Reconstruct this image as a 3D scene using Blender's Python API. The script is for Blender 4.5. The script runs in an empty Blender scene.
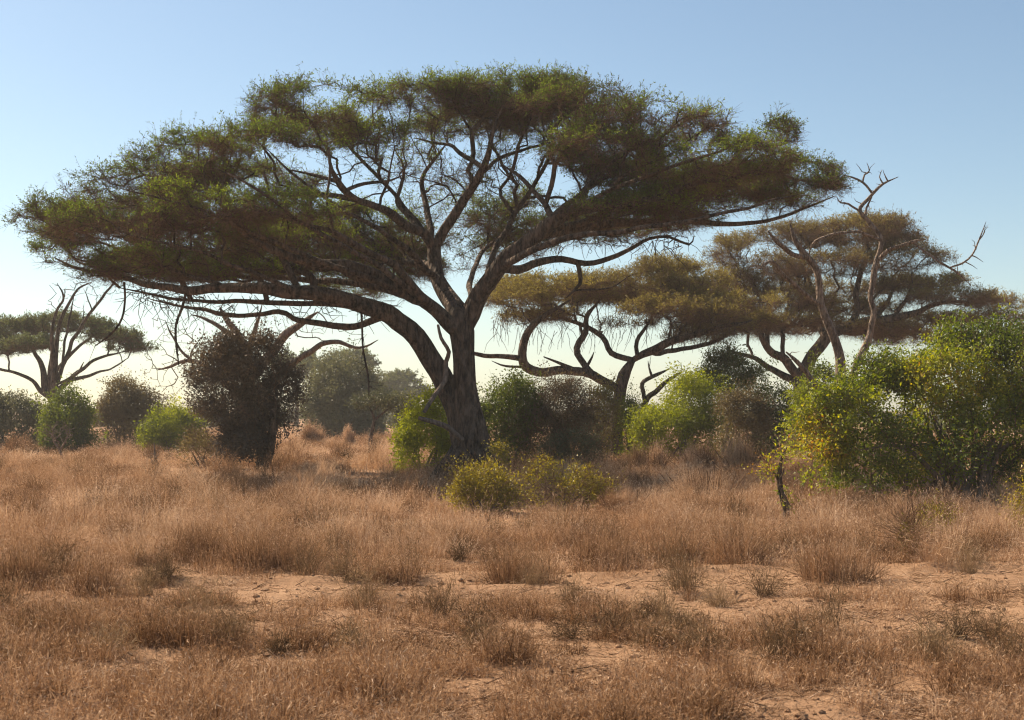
import bpy, math
import numpy as np
from mathutils import Vector

rng = np.random.default_rng(11)
scene = bpy.context.scene
COL = scene.collection

# ------------------------------------------------------------------ camera frame
FPX, HY, CAMH = 1400.0, 410.0, 1.75
SUN_EL, SUN_ROT = math.radians(43), math.radians(-52)


def P(px, py, D):
    return np.array([(px - 512.0) * D / FPX, D, CAMH + (HY - py) * D / FPX])


def U(*s):
    return rng.uniform(*s)


# ------------------------------------------------------------------ noise
_lat = np.random.default_rng(5).random((64, 64, 64)).astype(np.float32)


def _sm(t):
    return t * t * (3 - 2 * t)


def noise3(p, scale):
    q = np.asarray(p, dtype=np.float64) * scale + 1000.0
    i = np.floor(q).astype(int)
    f = _sm(q - i)
    i0, i1 = i & 63, (i + 1) & 63
    r = 0
    for a in (0, 1):
        wx = f[:, 0] if a else 1 - f[:, 0]
        ix = i1[:, 0] if a else i0[:, 0]
        for b in (0, 1):
            wy = f[:, 1] if b else 1 - f[:, 1]
            iy = i1[:, 1] if b else i0[:, 1]
            for c in (0, 1):
                wz = f[:, 2] if c else 1 - f[:, 2]
                iz = i1[:, 2] if c else i0[:, 2]
                r = r + wx * wy * wz * _lat[ix, iy, iz]
    return r


def noise2(x, y, scale, seed=0.0):
    x = np.atleast_1d(np.asarray(x, float))
    y = np.atleast_1d(np.asarray(y, float))
    return noise3(np.stack([x, y, np.full_like(x, seed * 7.31 / scale)], 1), scale)


def ground_z(x, y):
    x = np.atleast_1d(np.asarray(x, float))
    y = np.atleast_1d(np.asarray(y, float))
    z = 0.16 * (noise2(x, y, 0.13, 1) - 0.5) + 0.09 * (noise2(x, y, 0.45, 2) - 0.5)
    fine = np.clip((45 - y) / 25, 0, 1) * (y > 4)
    z += fine * (0.055 * (noise2(x, y, 1.9, 3) - 0.5) + 0.030 * (noise2(x, y, 5.1, 4) - 0.5) + 0.014 * (noise2(x, y, 9.0, 6) - 0.5))
    c = track_y(x)
    for off in (-0.75, 0.85):                       # two shallow wheel ruts
        z -= 0.05 * np.exp(-((y - c - off) / 0.24) ** 2)
        z += 0.035 * np.exp(-((y - c - off - 0.42) / 0.14) ** 2) * (0.1 + 1.2 * noise2(x, y, 3.0, 9))
    return z


def track_y(x):
    return 14.1 + 0.02 * x + 0.25 * np.sin(x * 0.35)


def gz(x, y):
    return float(ground_z(x, y)[0])


# ------------------------------------------------------------------ mesh buffer
class MB:
    def __init__(self):
        self.v, self.c, self.f, self.n = [], [], [], 0

    def add(self, v, faces, c=None, mat=0):
        v = np.asarray(v, np.float32).reshape(-1, 3)
        if len(v) == 0:
            return
        c = np.full(len(v), 0.5, np.float32) if c is None else np.broadcast_to(np.asarray(c, np.float32), (len(v),))
        self.v.append(v)
        self.c.append(c)
        for f in (faces if isinstance(faces, list) else [faces]):
            self.f.append((np.asarray(f, np.int32) + self.n, mat))
        self.n += len(v)

    def build(self, name, mats, parent=None, smooth=True, **props):
        me = bpy.data.meshes.new(name)
        if self.n:
            v = np.concatenate(self.v)
            if parent is not None:
                v = v - np.array(parent.location, np.float32)
            me.vertices.add(len(v))
            me.vertices.foreach_set('co', v.astype(np.float32).ravel())
            loops = np.concatenate([f.ravel() for f, m in self.f]).astype(np.int32)
            tot = np.concatenate([np.full(len(f), f.shape[1], np.int32) for f, m in self.f])
            mi = np.concatenate([np.full(len(f), m, np.int32) for f, m in self.f])
            start = np.concatenate([[0], np.cumsum(tot)[:-1]]).astype(np.int32)
            me.loops.add(len(loops))
            me.loops.foreach_set('vertex_index', loops)
            me.polygons.add(len(tot))
            me.polygons.foreach_set('loop_start', start)
            me.polygons.foreach_set('loop_total', tot)
            me.polygons.foreach_set('material_index', mi)
            me.polygons.foreach_set('use_smooth', np.full(len(tot), smooth, bool))
            a = me.attributes.new('tone', 'FLOAT', 'POINT')
            a.data.foreach_set('value', np.concatenate(self.c).astype(np.float32))
            me.update(calc_edges=True)
        for m in (mats if isinstance(mats, (list, tuple)) else [mats]):
            me.materials.append(m)
        o = bpy.data.objects.new(name, me)
        COL.objects.link(o)
        if parent is not None:
            o.parent = parent
        for k, val in props.items():
            o[k] = val
        return o


def thing(name, label, cat, loc, group=None):
    o = bpy.data.objects.new(name, None)
    o.empty_display_size = 0.3
    COL.objects.link(o)
    o.location = tuple(float(a) for a in loc)
    o['label'], o['category'] = label, cat
    if group:
        o['group'] = group
    return o


# ------------------------------------------------------------------ primitives (vectorised)
def norm(a):
    return a / np.maximum(np.linalg.norm(a, axis=-1, keepdims=True), 1e-9)


def rdir(n):
    return norm(rng.normal(size=(n, 3)))


def perp(d):
    h = np.where(np.abs(d[:, 2:3]) < 0.9, np.array([[0, 0, 1.0]]), np.array([[1.0, 0, 0]]))
    return norm(np.cross(d, h))


def sticks(p0, p1, r0, r1, sides=3):
    n = len(p0)
    d = norm(p1 - p0)
    a = perp(d)
    b = np.cross(d, a)
    r0 = np.broadcast_to(np.asarray(r0, float), (n,))[:, None, None]
    r1 = np.broadcast_to(np.asarray(r1, float), (n,))[:, None, None]
    th = np.arange(sides) * 2 * math.pi / sides
    ring = a[:, None, :] * np.cos(th)[None, :, None] + b[:, None, :] * np.sin(th)[None, :, None]
    v = np.concatenate([p0[:, None] + ring * r0, p1[:, None] + ring * r1], 1)
    base = (np.arange(n) * 2 * sides)[:, None]
    fs = []
    for k in range(sides):
        k2 = (k + 1) % sides
        fs.append(base + np.array([[k, k2, sides + k2, sides + k]]))
    return v.reshape(-1, 3), np.concatenate(fs)


def leaf_quads(c, d, L, W, nbias=None, fold=0.25):
    """diamond leaves with a centre fold: c base point, d direction"""
    n = len(c)
    L = np.broadcast_to(np.asarray(L, float), (n,))[:, None]
    W = np.broadcast_to(np.asarray(W, float), (n,))[:, None]
    nr = rdir(n)
    if nbias is not None:
        nr = norm(nr + nbias)
    s = norm(np.cross(d, nr) + 1e-6)
    up = np.cross(s, d)
    mid = c + d * L * 0.45
    v = np.stack([c, mid + s * W * 0.5 + up * W * fold, c + d * L, mid - s * W * 0.5 + up * W * fold], 1)
    b = (np.arange(n) * 4)[:, None]
    return v.reshape(-1, 3), np.concatenate([b + np.array([[0, 1, 2]]), b + np.array([[0, 2, 3]])])


def rep(c, k):
    return np.repeat(c, k)


def tube(pts, rad, sides):
    pts = np.asarray(pts, float)
    n = len(pts)
    t = np.empty_like(pts)
    t[1:-1] = pts[2:] - pts[:-2]
    t[0] = pts[1] - pts[0]
    t[-1] = pts[-1] - pts[-2]
    t = norm(t)
    u = np.zeros_like(pts)
    a = perp(t[:1])[0]
    for i in range(n):
        a = a - t[i] * np.dot(a, t[i])
        a /= max(np.linalg.norm(a), 1e-9)
        u[i] = a
    w = np.cross(t, u)
    th = np.arange(sides) * 2 * math.pi / sides
    rad = np.asarray(rad, float)
    if rad.ndim == 1:
        rad = np.repeat(rad[:, None], sides, 1)
    v = pts[:, None] + (u[:, None] * np.cos(th)[None, :, None] + w[:, None] * np.sin(th)[None, :, None]) * rad[:, :, None]
    v = v.reshape(-1, 3)
    i = np.arange(n - 1)[:, None] * sides
    fs = []
    for k in range(sides):
        k2 = (k + 1) % sides
        fs.append(i + np.array([[k, k2, sides + k2, sides + k]]))
    f = np.concatenate(fs)
    return v, f


def catmull(pts, step):
    """pts (n,k) control points -> resampled smooth curve"""
    pts = np.asarray(pts, float)
    q = np.vstack([2 * pts[0] - pts[1], pts, 2 * pts[-1] - pts[-2]])
    out = []
    for i in range(len(pts) - 1):
        p0, p1, p2, p3 = q[i:i + 4]
        m = max(2, int(np.linalg.norm(p2[:3] - p1[:3]) / step))
        t = (np.arange(m) / m)[:, None]
        out.append(0.5 * (2 * p1 + (p2 - p0) * t + (2 * p0 - 5 * p1 + 4 * p2 - p3) * t ** 2 + (3 * p1 - p0 - 3 * p2 + p3) * t ** 3))
    out.append(pts[-1:])
    return np.vstack(out)


# ------------------------------------------------------------------ branching skeletons
class Skel:
    """traced limbs plus branches grown to target points (balanced spanning tree)"""

    def __init__(self):
        self.pos, self.par, self.rad, self.path, self.limbs = [], [], [], [], []

    def limb(self, pts, D, step=0.18, name='limb', gnarl=0.035, attach=True, wmul=1.0):
        """pts: (px, py, depth offset, width px)"""
        wmul = wmul * (0.86 if (D == 35.0 and name != 'trunk') else 1.0)
        c = np.array([list(P(p[0], p[1], D + p[2])) + [0.5 * wmul * p[3] * (D + p[2]) / FPX] for p in pts])
        return self.limb3(c, step, name, gnarl, attach)

    def limb3(self, c, step=0.18, name='limb', gnarl=0.02, attach=True):
        par = -1
        c = np.array(c, float)
        if attach and self.pos:
            d = np.linalg.norm(np.array(self.pos) - c[0, :3], axis=1)
            par = int(np.argmin(d))
            if d[par] < 1.6:
                c = np.vstack([np.append(self.pos[par], min(c[0, 3], self.rad[par])), c[1:] if d[par] < 0.5 else c])
        q = catmull(c, step)
        q[:, 3] = np.maximum(q[:, 3], 0.006)
        q[-3:, 3] *= np.array([0.85, 0.7, 0.5])[-len(q):]
        n = len(q)
        j = (noise3(np.column_stack([np.arange(n) * 0.30 + U(0, 50), np.full(n, U(0, 40)), np.zeros(n)]), 1.0) - 0.5)
        k = (noise3(np.column_stack([np.arange(n) * 0.30 + U(0, 50), np.full(n, U(0, 40)), np.zeros(n)]), 1.0) - 0.5)
        env = np.minimum(1, np.minimum(np.arange(n), np.arange(n)[::-1]) / 3.0)
        amp = 0.03 + 0.08 * q[:, 3] if name == 'trunk' else gnarl * 4 + 0.22 * q[:, 3]
        q[:, 0] += j * amp * env
        q[:, 2] += k * amp * env
        ids = []
        for i in range(n):
            if i == 0 and par >= 0:
                ids.append(par)
                continue
            pi = ids[-1] if ids else -1
            L = 0 if pi < 0 else self.path[pi] + np.linalg.norm(q[i, :3] - self.pos[pi])
            self.pos.append(q[i, :3])
            self.par.append(pi)
            self.rad.append(q[i, 3])
            self.path.append(L)
            ids.append(len(self.pos) - 1)
        self.limbs.append((name, q))
        return q

    def grow(self, targets, bf=0.35, tip=0.006, expo=2.2, wob=0.10, seg=0.22, from_path=0.0, rmax=None):
        pos0 = np.array(self.pos)
        n0 = len(pos0)
        path = np.array(self.path)
        M = len(targets)
        allpos = np.vstack([pos0, targets])
        allpath = np.concatenate([path, np.zeros(M)])
        best = np.full(M, 1e9)
        bi = np.zeros(M, int)
        ok = path >= min(from_path, 0.4 * path.max())
        idx = np.nonzero(ok)[0]
        for a in range(0, M, 256):
            d = np.linalg.norm(targets[a:a + 256, None] - pos0[None, idx], axis=2) + bf * path[idx][None]
            k = np.argmin(d, 1)
            best[a:a + 256] = d[np.arange(len(k)), k]
            bi[a:a + 256] = idx[k]
        par = np.full(n0 + M, -1)
        done = np.zeros(M, bool)
        for _ in range(M):
            t = int(np.argmin(best))
            p = bi[t]
            par[n0 + t] = p
            allpath[n0 + t] = allpath[p] + np.linalg.norm(targets[t] - allpos[p])
            best[t] = 1e18
            done[t] = True
            d = np.linalg.norm(targets - targets[t], axis=1) + bf * allpath[n0 + t]
            b = (d < best) & ~done
            best[b] = d[b]
            bi[b] = n0 + t
        # radii from the number of tips above
        order = np.argsort(-allpath[n0:]) + n0
        cnt = np.zeros(n0 + M)
        kids = [[] for _ in range(n0 + M)]
        for i in order:
            if cnt[i] == 0:
                cnt[i] = 1
            cnt[par[i]] += cnt[i]
            kids[par[i]].append(i)
        rad = np.concatenate([np.array(self.rad), tip * np.maximum(cnt[n0:], 1) ** (1 / expo)])
        if rmax:
            rad[n0:] = np.minimum(rad[n0:], rmax)
        # chains
        chains = []
        starts = [(i, k) for i in range(n0) for k in kids[i]]
        while starts:
            p, k = starts.pop()
            ch = [p, k]
            while kids[ch[-1]]:
                ks = sorted(kids[ch[-1]], key=lambda q: -cnt[q])
                for o in ks[1:]:
                    starts.append((ch[-1], o))
                ch.append(ks[0])
            chains.append(ch)
        tubes = []
        for ch in chains:
            q = allpos[ch]
            r = rad[ch].copy()
            r[0] = r[1]
            pts, rr = [q[0]], [r[0]]
            for i in range(1, len(ch)):
                d = q[i] - q[i - 1]
                L = np.linalg.norm(d)
                m = max(1, int(L / seg))
                for s in range(1, m + 1):
                    pt = q[i - 1] + d * (s / m)
                    if s < m:
                        pt = pt + rng.normal(size=3) * wob * min(L, 0.8) * 0.5
                    pts.append(pt)
                    rr.append(r[i - 1] + (r[i] - r[i - 1]) * s / m)
            tubes.append((np.array(pts), np.array(rr)))
        dirs = norm(targets - allpos[par[n0:]])
        return tubes, dirs, cnt[n0:], rad


def add_tube(mb, pts, rr, tone=0.5, mat=0, sides=None, lump=0.0):
    m = float(np.max(rr))
    s = sides or (22 if m > 0.15 else 8 if m > 0.05 else 5 if m > 0.015 else 3)
    rr = np.asarray(rr, float)
    if lump:
        n = len(pts)
        th = np.arange(s) * 2 * math.pi / s
        lf = 2.6 if m > 0.15 else 1.4
        co = np.stack([np.repeat(np.cumsum(np.ones(n))[:, None] * 0.10, s, 1).ravel(), np.tile(np.cos(th) * lf, n) + 5, np.tile(np.sin(th) * lf, n) + U(0, 30)], 1)
        rr = rr[:, None] * (1 + lump * (noise3(co, 1.6).reshape(n, s) - 0.5) * 2)
    v, f = tube(pts, rr, s)
    mb.add(v, f, tone, mat)
    # close the tip
    i = len(v) - s
    mb.add(np.vstack([v[i:], np.mean(v[i:], 0) + (pts[-1] - pts[-2]) * 0.15]), np.array([[k, (k + 1) % s, s] for k in range(s)]), tone, mat)


# ------------------------------------------------------------------ materials
def new_mat(name):
    m = bpy.data.materials.new(name)
    m.use_nodes = True
    m.node_tree.nodes.clear()
    return m, m.node_tree.nodes, m.node_tree.links


def ramp(nd, stops):
    r = nd.new('ShaderNodeValToRGB')
    e = r.color_ramp.elements
    e[0].position, e[0].color = stops[0][0], (*stops[0][1], 1)
    e[1].position, e[1].color = stops[-1][0], (*stops[-1][1], 1)
    for p, c in stops[1:-1]:
        k = e.new(p)
        k.color = (*c, 1)
    return r


def leaf_mat(name, stops, trans=0.35, gloss=0.06):
    m, nd, ln = new_mat(name)
    at = nd.new('ShaderNodeAttribute')
    at.attribute_name = 'tone'
    r = ramp(nd, stops)
    ln.new(at.outputs['Fac'], r.inputs[0])
    df = nd.new('ShaderNodeBsdfDiffuse')
    tr = nd.new('ShaderNodeBsdfTranslucent')
    ln.new(r.outputs[0], df.inputs[0])
    hs = nd.new('ShaderNodeHueSaturation')
    hs.inputs['Saturation'].default_value = 1.15
    hs.inputs['Value'].default_value = 1.5
    ln.new(r.outputs[0], hs.inputs['Color'])
    ln.new(hs.outputs[0], tr.inputs[0])
    mx = nd.new('ShaderNodeMixShader')
    mx.inputs[0].default_value = trans
    ln.new(df.outputs[0], mx.inputs[1])
    ln.new(tr.outputs[0], mx.inputs[2])
    out = nd.new('ShaderNodeOutputMaterial')
    last = mx
    if gloss:
        g = nd.new('ShaderNodeBsdfGlossy')
        g.inputs['Roughness'].default_value = 0.5
        g.inputs[0].default_value = (0.8, 0.8, 0.8, 1)
        m2 = nd.new('ShaderNodeMixShader')
        m2.inputs[0].default_value = gloss
        ln.new(mx.outputs[0], m2.inputs[1])
        ln.new(g.outputs[0], m2.inputs[2])
        last = m2
    ln.new(last.outputs[0], out.inputs[0])
    return m


def bark_mat(name, c0, c1, scale=9.0, bump=0.6):
    m, nd, ln = new_mat(name)
    tc = nd.new('ShaderNodeTexCoord')
    mp = nd.new('ShaderNodeMapping')
    mp.inputs['Scale'].default_value = (1, 1, 0.3)
    ln.new(tc.outputs['Object'], mp.inputs[0])
    n1 = nd.new('ShaderNodeTexNoise')
    n1.inputs['Scale'].default_value = scale
    n1.inputs['Detail'].default_value = 8
    n1.inputs['Roughness'].default_value = 0.7
    ln.new(mp.outputs[0], n1.inputs['Vector'])
    w = nd.new('ShaderNodeTexVoronoi')
    w.inputs['Scale'].default_value = scale * 1.7
    ln.new(mp.outputs[0], w.inputs['Vector'])
    r = ramp(nd, [(0.40, c0), (0.62, c1)])
    ln.new(n1.outputs['Fac'], r.inputs[0])
    ad = nd.new('ShaderNodeMath')
    ad.operation = 'ADD'
    ln.new(n1.outputs['Fac'], ad.inputs[0])
    ln.new(w.outputs['Distance'], ad.inputs[1])
    bp = nd.new('ShaderNodeBump')
    bp.inputs['Strength'].default_value = bump
    bp.inputs['Distance'].default_value = 0.09
    ln.new(ad.outputs[0], bp.inputs['Height'])
    b = nd.new('ShaderNodeBsdfPrincipled')
    b.inputs['Roughness'].default_value = 0.9
    b.inputs['Specular IOR Level'].default_value = 0.2
    ln.new(r.outputs[0], b.inputs['Base Color'])
    ln.new(bp.outputs[0], b.inputs['Normal'])
    out = nd.new('ShaderNodeOutputMaterial')
    ln.new(b.outputs[0], out.inputs[0])
    return m


BARK = bark_mat('acacia_bark', (0.022, 0.015, 0.011), (0.165, 0.118, 0.088), 8.0, 1.0)
BARK_PALE = bark_mat('dead_wood', (0.10, 0.072, 0.054), (0.34, 0.26, 0.20), 14, 0.9)
BARK_MID = bark_mat('grey_bark', (0.10, 0.075, 0.058), (0.24, 0.18, 0.14), 12, 0.5)
TWIG = leaf_mat('thorn_twigs', [(0, (0.070, 0.044, 0.030)), (1, (0.24, 0.150, 0.100))], 0.15, 0)
TWIG_DRY = leaf_mat('dry_twigs', [(0, (0.09, 0.055, 0.035)), (1, (0.30, 0.19, 0.12))], 0.2, 0)
LEAF_ACACIA = leaf_mat('acacia_leaves', [(0, (0.062, 0.076, 0.020)), (0.5, (0.110, 0.152, 0.026)), (1, (0.20, 0.24, 0.040))], 0.5, 0.02)
LEAF_OLIVE = leaf_mat('olive_acacia_leaves', [(0, (0.105, 0.082, 0.032)), (0.5, (0.20, 0.165, 0.050)), (1, (0.31, 0.26, 0.075))], 0.45, 0.02)
LEAF_FAR = leaf_mat('distant_acacia_leaves', [(0, (0.06, 0.075, 0.03)), (1, (0.14, 0.145, 0.055))], 0.4, 0.02)
LEAF_BRIGHT = leaf_mat('bright_leaves', [(0, (0.060, 0.078, 0.010)), (0.5, (0.125, 0.150, 0.015)), (1, (0.26, 0.28, 0.025))], 0.48, 0.03)
LEAF_GREEN = leaf_mat('green_leaves', [(0, (0.050, 0.068, 0.013)), (0.5, (0.10, 0.125, 0.02)), (1, (0.19, 0.21, 0.035))], 0.42, 0.03)
LEAF_BIG = leaf_mat('thicket_leaves', [(0, (0.055, 0.075, 0.012)), (0.40, (0.14, 0.175, 0.018)), (0.75, (0.30, 0.30, 0.025)), (0.92, (0.42, 0.33, 0.04)), (1, (0.38, 0.20, 0.05))], 0.45, 0.035)
LEAF_DARK = leaf_mat('dark_leaves', [(0, (0.035, 0.025, 0.015)), (0.6, (0.085, 0.060, 0.034)), (1, (0.17, 0.12, 0.065))], 0.2, 0.07)
LEAF_GREY = leaf_mat('grey_green_leaves', [(0, (0.055, 0.058, 0.028)), (1, (0.14, 0.14, 0.062))], 0.35, 0.04)
LEAF_BROWNISH = leaf_mat('brown_olive_leaves', [(0, (0.075, 0.055, 0.028)), (1, (0.18, 0.14, 0.055))], 0.35, 0.04)
LEAF_YELLOW = leaf_mat('yellow_green_leaves', [(0, (0.13, 0.11, 0.015)), (0.5, (0.26, 0.21, 0.03)), (1, (0.42, 0.34, 0.05))], 0.45, 0.05)
GRASS = leaf_mat('dry_grass_blades', [(0, (0.075, 0.038, 0.018)), (0.4, (0.32, 0.192, 0.110)), (0.75, (0.53, 0.365, 0.235)), (1, (0.74, 0.56, 0.41))], 0.18, 0.0)


FORB = leaf_mat('grey_forb_stems', [(0, (0.050, 0.032, 0.018)), (0.5, (0.17, 0.112, 0.062)), (1, (0.38, 0.27, 0.165))], 0.15, 0.0)


def soil_mat():
    m, nd, ln = new_mat('dry_soil')
    tc = nd.new('ShaderNodeTexCoord')

    def nz(scale, det=6, rough=0.6):
        n = nd.new('ShaderNodeTexNoise')
        n.inputs['Scale'].default_value = scale
        n.inputs['Detail'].default_value = det
        n.inputs['Roughness'].default_value = rough
        ln.new(tc.outputs['Object'], n.inputs['Vector'])
        return n
    a, b, c = nz(0.6, 8), nz(7.0, 8, 0.7), nz(55.0, 4, 0.7)
    r = ramp(nd, [(0.32, (0.23, 0.132, 0.078)), (0.52, (0.37, 0.225, 0.132)), (0.7, (0.47, 0.305, 0.19))])
    mx = nd.new('ShaderNodeMix')
    mx.inputs[0].default_value = 0.6
    ln.new(a.outputs['Fac'], mx.inputs[2])
    ln.new(b.outputs['Fac'], mx.inputs[3])
    ln.new(mx.outputs[0], r.inputs[0])
    m2 = nd.new('ShaderNodeMix')
    m2.data_type = 'RGBA'
    m2.blend_type = 'MULTIPLY'
    m2.inputs[0].default_value = 0.55
    r2 = ramp(nd, [(0.35, (0.45, 0.42, 0.40)), (0.6, (1, 1, 1))])
    ln.new(c.outputs['Fac'], r2.inputs[0])
    ln.new(r.outputs[0], m2.inputs[6])
    ln.new(r2.outputs[0], m2.inputs[7])
    ad = nd.new('ShaderNodeMath')
    ad.operation = 'MULTIPLY_ADD'
    ad.inputs[1].default_value = 0.35
    ln.new(c.outputs['Fac'], ad.inputs[0])
    ln.new(b.outputs['Fac'], ad.inputs[2])
    bp = nd.new('ShaderNodeBump')
    bp.inputs['Strength'].default_value = 0.9
    bp.inputs['Distance'].default_value = 0.05
    ln.new(ad.outputs[0], bp.inputs['Height'])
    s = nd.new('ShaderNodeBsdfPrincipled')
    s.inputs['Roughness'].default_value = 1.0
    s.inputs['Specular IOR Level'].default_value = 0.1
    ln.new(m2.outputs[2], s.inputs['Base Color'])
    ln.new(bp.outputs[0], s.inputs['Normal'])
    o = nd.new('ShaderNodeOutputMaterial')
    ln.new(s.outputs[0], o.inputs[0])
    return m


SOIL = soil_mat()


# ------------------------------------------------------------------ ground
def build_ground():
    fine_y = np.arange(6.5, 30, 0.09)
    far_y = 30 * np.cumprod(np.full(75, 1.055))
    ys = np.concatenate([[-1200, -500, -200, -80, -30, -10, 0, 3, 5], fine_y, far_y])
    fx = np.arange(-11, 11.01, 0.09)
    ox = 11 * np.cumprod(np.full(60, 1.085))
    xs = np.concatenate([-ox[::-1], fx, ox])
    X, Y = np.meshgrid(xs, ys)
    Z = ground_z(X.ravel(), Y.ravel())
    v = np.stack([X.ravel(), Y.ravel(), Z], 1)
    nx, ny = len(xs), len(ys)
    i = (np.arange(ny - 1)[:, None] * nx + np.arange(nx - 1)[None]).ravel()
    f = np.stack([i, i + 1, i + nx + 1, i + nx], 1)
    mb = MB()
    mb.add(v, f)
    mb.build('ground', SOIL, kind='structure')


build_ground()


# ------------------------------------------------------------------ grass
def bare(x, y):
    """0 = grass, 1 = bare soil"""
    c = track_y(x)
    w = 1.55 + 0.9 * (noise2(x, y, 0.55, 21) - 0.5)
    band = np.clip(1.5 - np.abs(y - c + 0.1) / w, 0, 1)
    band *= np.clip((x + 4.6) / 1.2, 0, 1)
    patch = np.clip((noise2(x, y, 0.50, 23) - 0.44) * 5, 0, 1) * (y < 13)
    patch = np.maximum(patch, (y > 15) * np.clip((noise2(x, y, 0.55, 29) - 0.66) * 6, 0, 1) * 0.8)
    return np.clip(np.maximum(band, patch), 0, 1)


def blades(mb, base, lean, h, w, tone, curve=0.35, flecks=0.7):
    """five-vertex bent blades; lean is a horizontal vector (n,2) giving tip offset / h"""
    n = len(base)
    tip = base.copy()
    tip[:, 0] += lean[:, 0] * h
    tip[:, 1] += lean[:, 1] * h
    tip[:, 2] += h * np.sqrt(np.maximum(0.12, 1 - (lean ** 2).sum(1) * 0.7))
    mid = base * 0.5 + tip * 0.5
    mid[:, :2] -= lean * h[:, None] * curve * 0.4
    mid[:, 2] += h * 0.06
    ang = U(0, math.pi, n)
    s = np.stack([np.cos(ang), np.sin(ang), np.zeros(n)], 1) * w[:, None] * 0.5
    v = np.stack([base - s, base + s, mid - s * 0.8, mid + s * 0.8, tip], 1)
    b = (np.arange(n) * 5)[:, None]
    mb.add(v.reshape(-1, 3), [b + np.array([[0, 1, 3, 2]]), b + np.array([[2, 3, 4]])], np.repeat(tone, 5))
    if flecks:
        for t0 in (0.97, 0.75, 0.55):
            k = np.nonzero(rng.random(n) < flecks * (1.1 if t0 > 0.9 else 0.6))[0]
            if len(k) == 0:
                continue
            t = t0 + U(-0.12, 0.05, len(k))
            c = np.where(t[:, None] > 0.5, mid[k] + (tip[k] - mid[k]) * ((t - 0.5) * 2)[:, None], mid[k])
            d = norm(rdir(len(k)) * 0.8 + norm(tip[k] - mid[k]) * 0.8)
            L = np.maximum(0.03, w[k] * 4.5) * U(0.6, 1.8, len(k))
            lv, lf = leaf_quads(c, d, L, np.maximum(0.005, w[k] * 1.05))
            mb.add(lv, lf, np.repeat(np.clip(tone[k] + U(0.0, 0.35, len(k)), 0, 1), 4))


def tufts(mb, cx, cy, hh, rr, nb, wpx=0.26, wmin=0.0032, splay=0.55, tone0=0.35, flecks=0.7, tvar=None):
    n = len(cx)
    idx = np.repeat(np.arange(n), nb)
    m = len(idx)
    ang = U(0, 2 * math.pi, m)
    q = np.sqrt(rng.random(m))
    bx = cx[idx] + np.cos(ang) * rr[idx] * q
    by = cy[idx] + np.sin(ang) * rr[idx] * q
    base = np.stack([bx, by, ground_z(bx, by) - 0.01], 1)
    h = hh[idx] * (0.45 + 0.65 * rng.random(m) ** 0.8) * (1 - 0.35 * q ** 2)
    out = np.stack([np.cos(ang), np.sin(ang)], 1) * (splay * q * U(0.4, 1.3, m))[:, None]
    out += rng.normal(size=(m, 2)) * np.where(rng.random((m, 1)) < 0.16, 0.6, 0.19)
    out *= np.minimum(1, 1.05 / np.maximum(np.linalg.norm(out, axis=1, keepdims=True), 1e-6))
    w = np.maximum(wmin, wpx * by / FPX) * U(0.7, 1.4, m)
    tt = rng.random(n) - 0.5 if tvar is None else tvar
    tone = np.clip(tone0 + 0.42 * (rng.random(m) - 0.42) + 0.60 * tt[idx] + 0.25 * (noise2(bx, by, 0.45, 31) - 0.5), 0, 1)
    blades(mb, base, out, h, w, tone, flecks=flecks)


def domes(mb, cx, cy, R, H, nb, tone0=0.45, wpx=0.26, flecks=0.9):
    '''rounded mounds of fine dry stems fanning out from a root'''
    n = len(cx)
    idx = np.repeat(np.arange(n), nb)
    m = len(idx)
    a, b = U(0, 2 * math.pi, m), U(0, 2 * math.pi, m)
    q = np.sqrt(rng.random(m)) * 0.3
    base = np.stack([cx[idx] + np.cos(b) * q * R[idx], cy[idx] + np.sin(b) * q * R[idx], np.zeros(m)], 1)
    base[:, 2] = ground_z(base[:, 0], base[:, 1]) - 0.01
    el = np.arcsin(U(0.05, 1.0, m))
    d = np.stack([np.cos(a) * np.cos(el) * R[idx], np.sin(a) * np.cos(el) * R[idx], np.sin(el) * H[idx]], 1)
    lump = 0.72 + 0.5 * noise3(np.stack([np.cos(a) * np.cos(el) * 1.6 + idx * 3.1, np.sin(a) * np.cos(el) * 1.6, np.sin(el) * 1.6], 1), 1.3)
    tip = np.stack([cx[idx], cy[idx], base[:, 2]], 1) + d * (lump * U(0.62, 1.1, m))[:, None]
    mid = base * 0.5 + tip * 0.5 + rng.normal(size=(m, 3)) * 0.04
    mid[:, 2] += 0.10 * H[idx]
    w = np.maximum(0.0030, wpx * base[:, 1] / FPX) * U(0.7, 1.4, m)
    s = np.stack([np.cos(b), np.sin(b), np.zeros(m)], 1) * w[:, None] * 0.5
    tone = np.clip(tone0 + 0.45 * (rng.random(m) - 0.45) + 0.75 * (rng.random(n)[idx] - 0.55), 0, 1)
    v = np.stack([base - s, base + s, mid - s * 0.8, mid + s * 0.8, tip], 1)
    k = (np.arange(m) * 5)[:, None]
    mb.add(v.reshape(-1, 3), [k + np.array([[0, 1, 3, 2]]), k + np.array([[2, 3, 4]])], np.repeat(tone, 5))
    for t0, pr in ((1.0, 1.0), (0.8, 0.9), (0.6, 0.6), (0.4, 0.3)):
        j = np.nonzero(rng.random(m) < pr * flecks)[0]
        t = np.clip(t0 + U(-0.12, 0.02, len(j)), 0, 1)[:, None]
        c = np.where(t > 0.5, mid[j] + (tip[j] - mid[j]) * (t - 0.5) * 2, base[j] + (mid[j] - base[j]) * t * 2)
        dd = norm(rdir(len(j)) + norm(tip[j] - mid[j]) * 0.9)
        L = np.maximum(0.05, w[j] * 6) * U(0.6, 1.9, len(j))
        lv, lf = leaf_quads(c, dd, L, np.maximum(0.0045, w[j] * 0.85))
        mb.add(lv, lf, np.repeat(np.clip(tone[j] + U(-0.1, 0.3, len(j)), 0, 1), 4))


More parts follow.
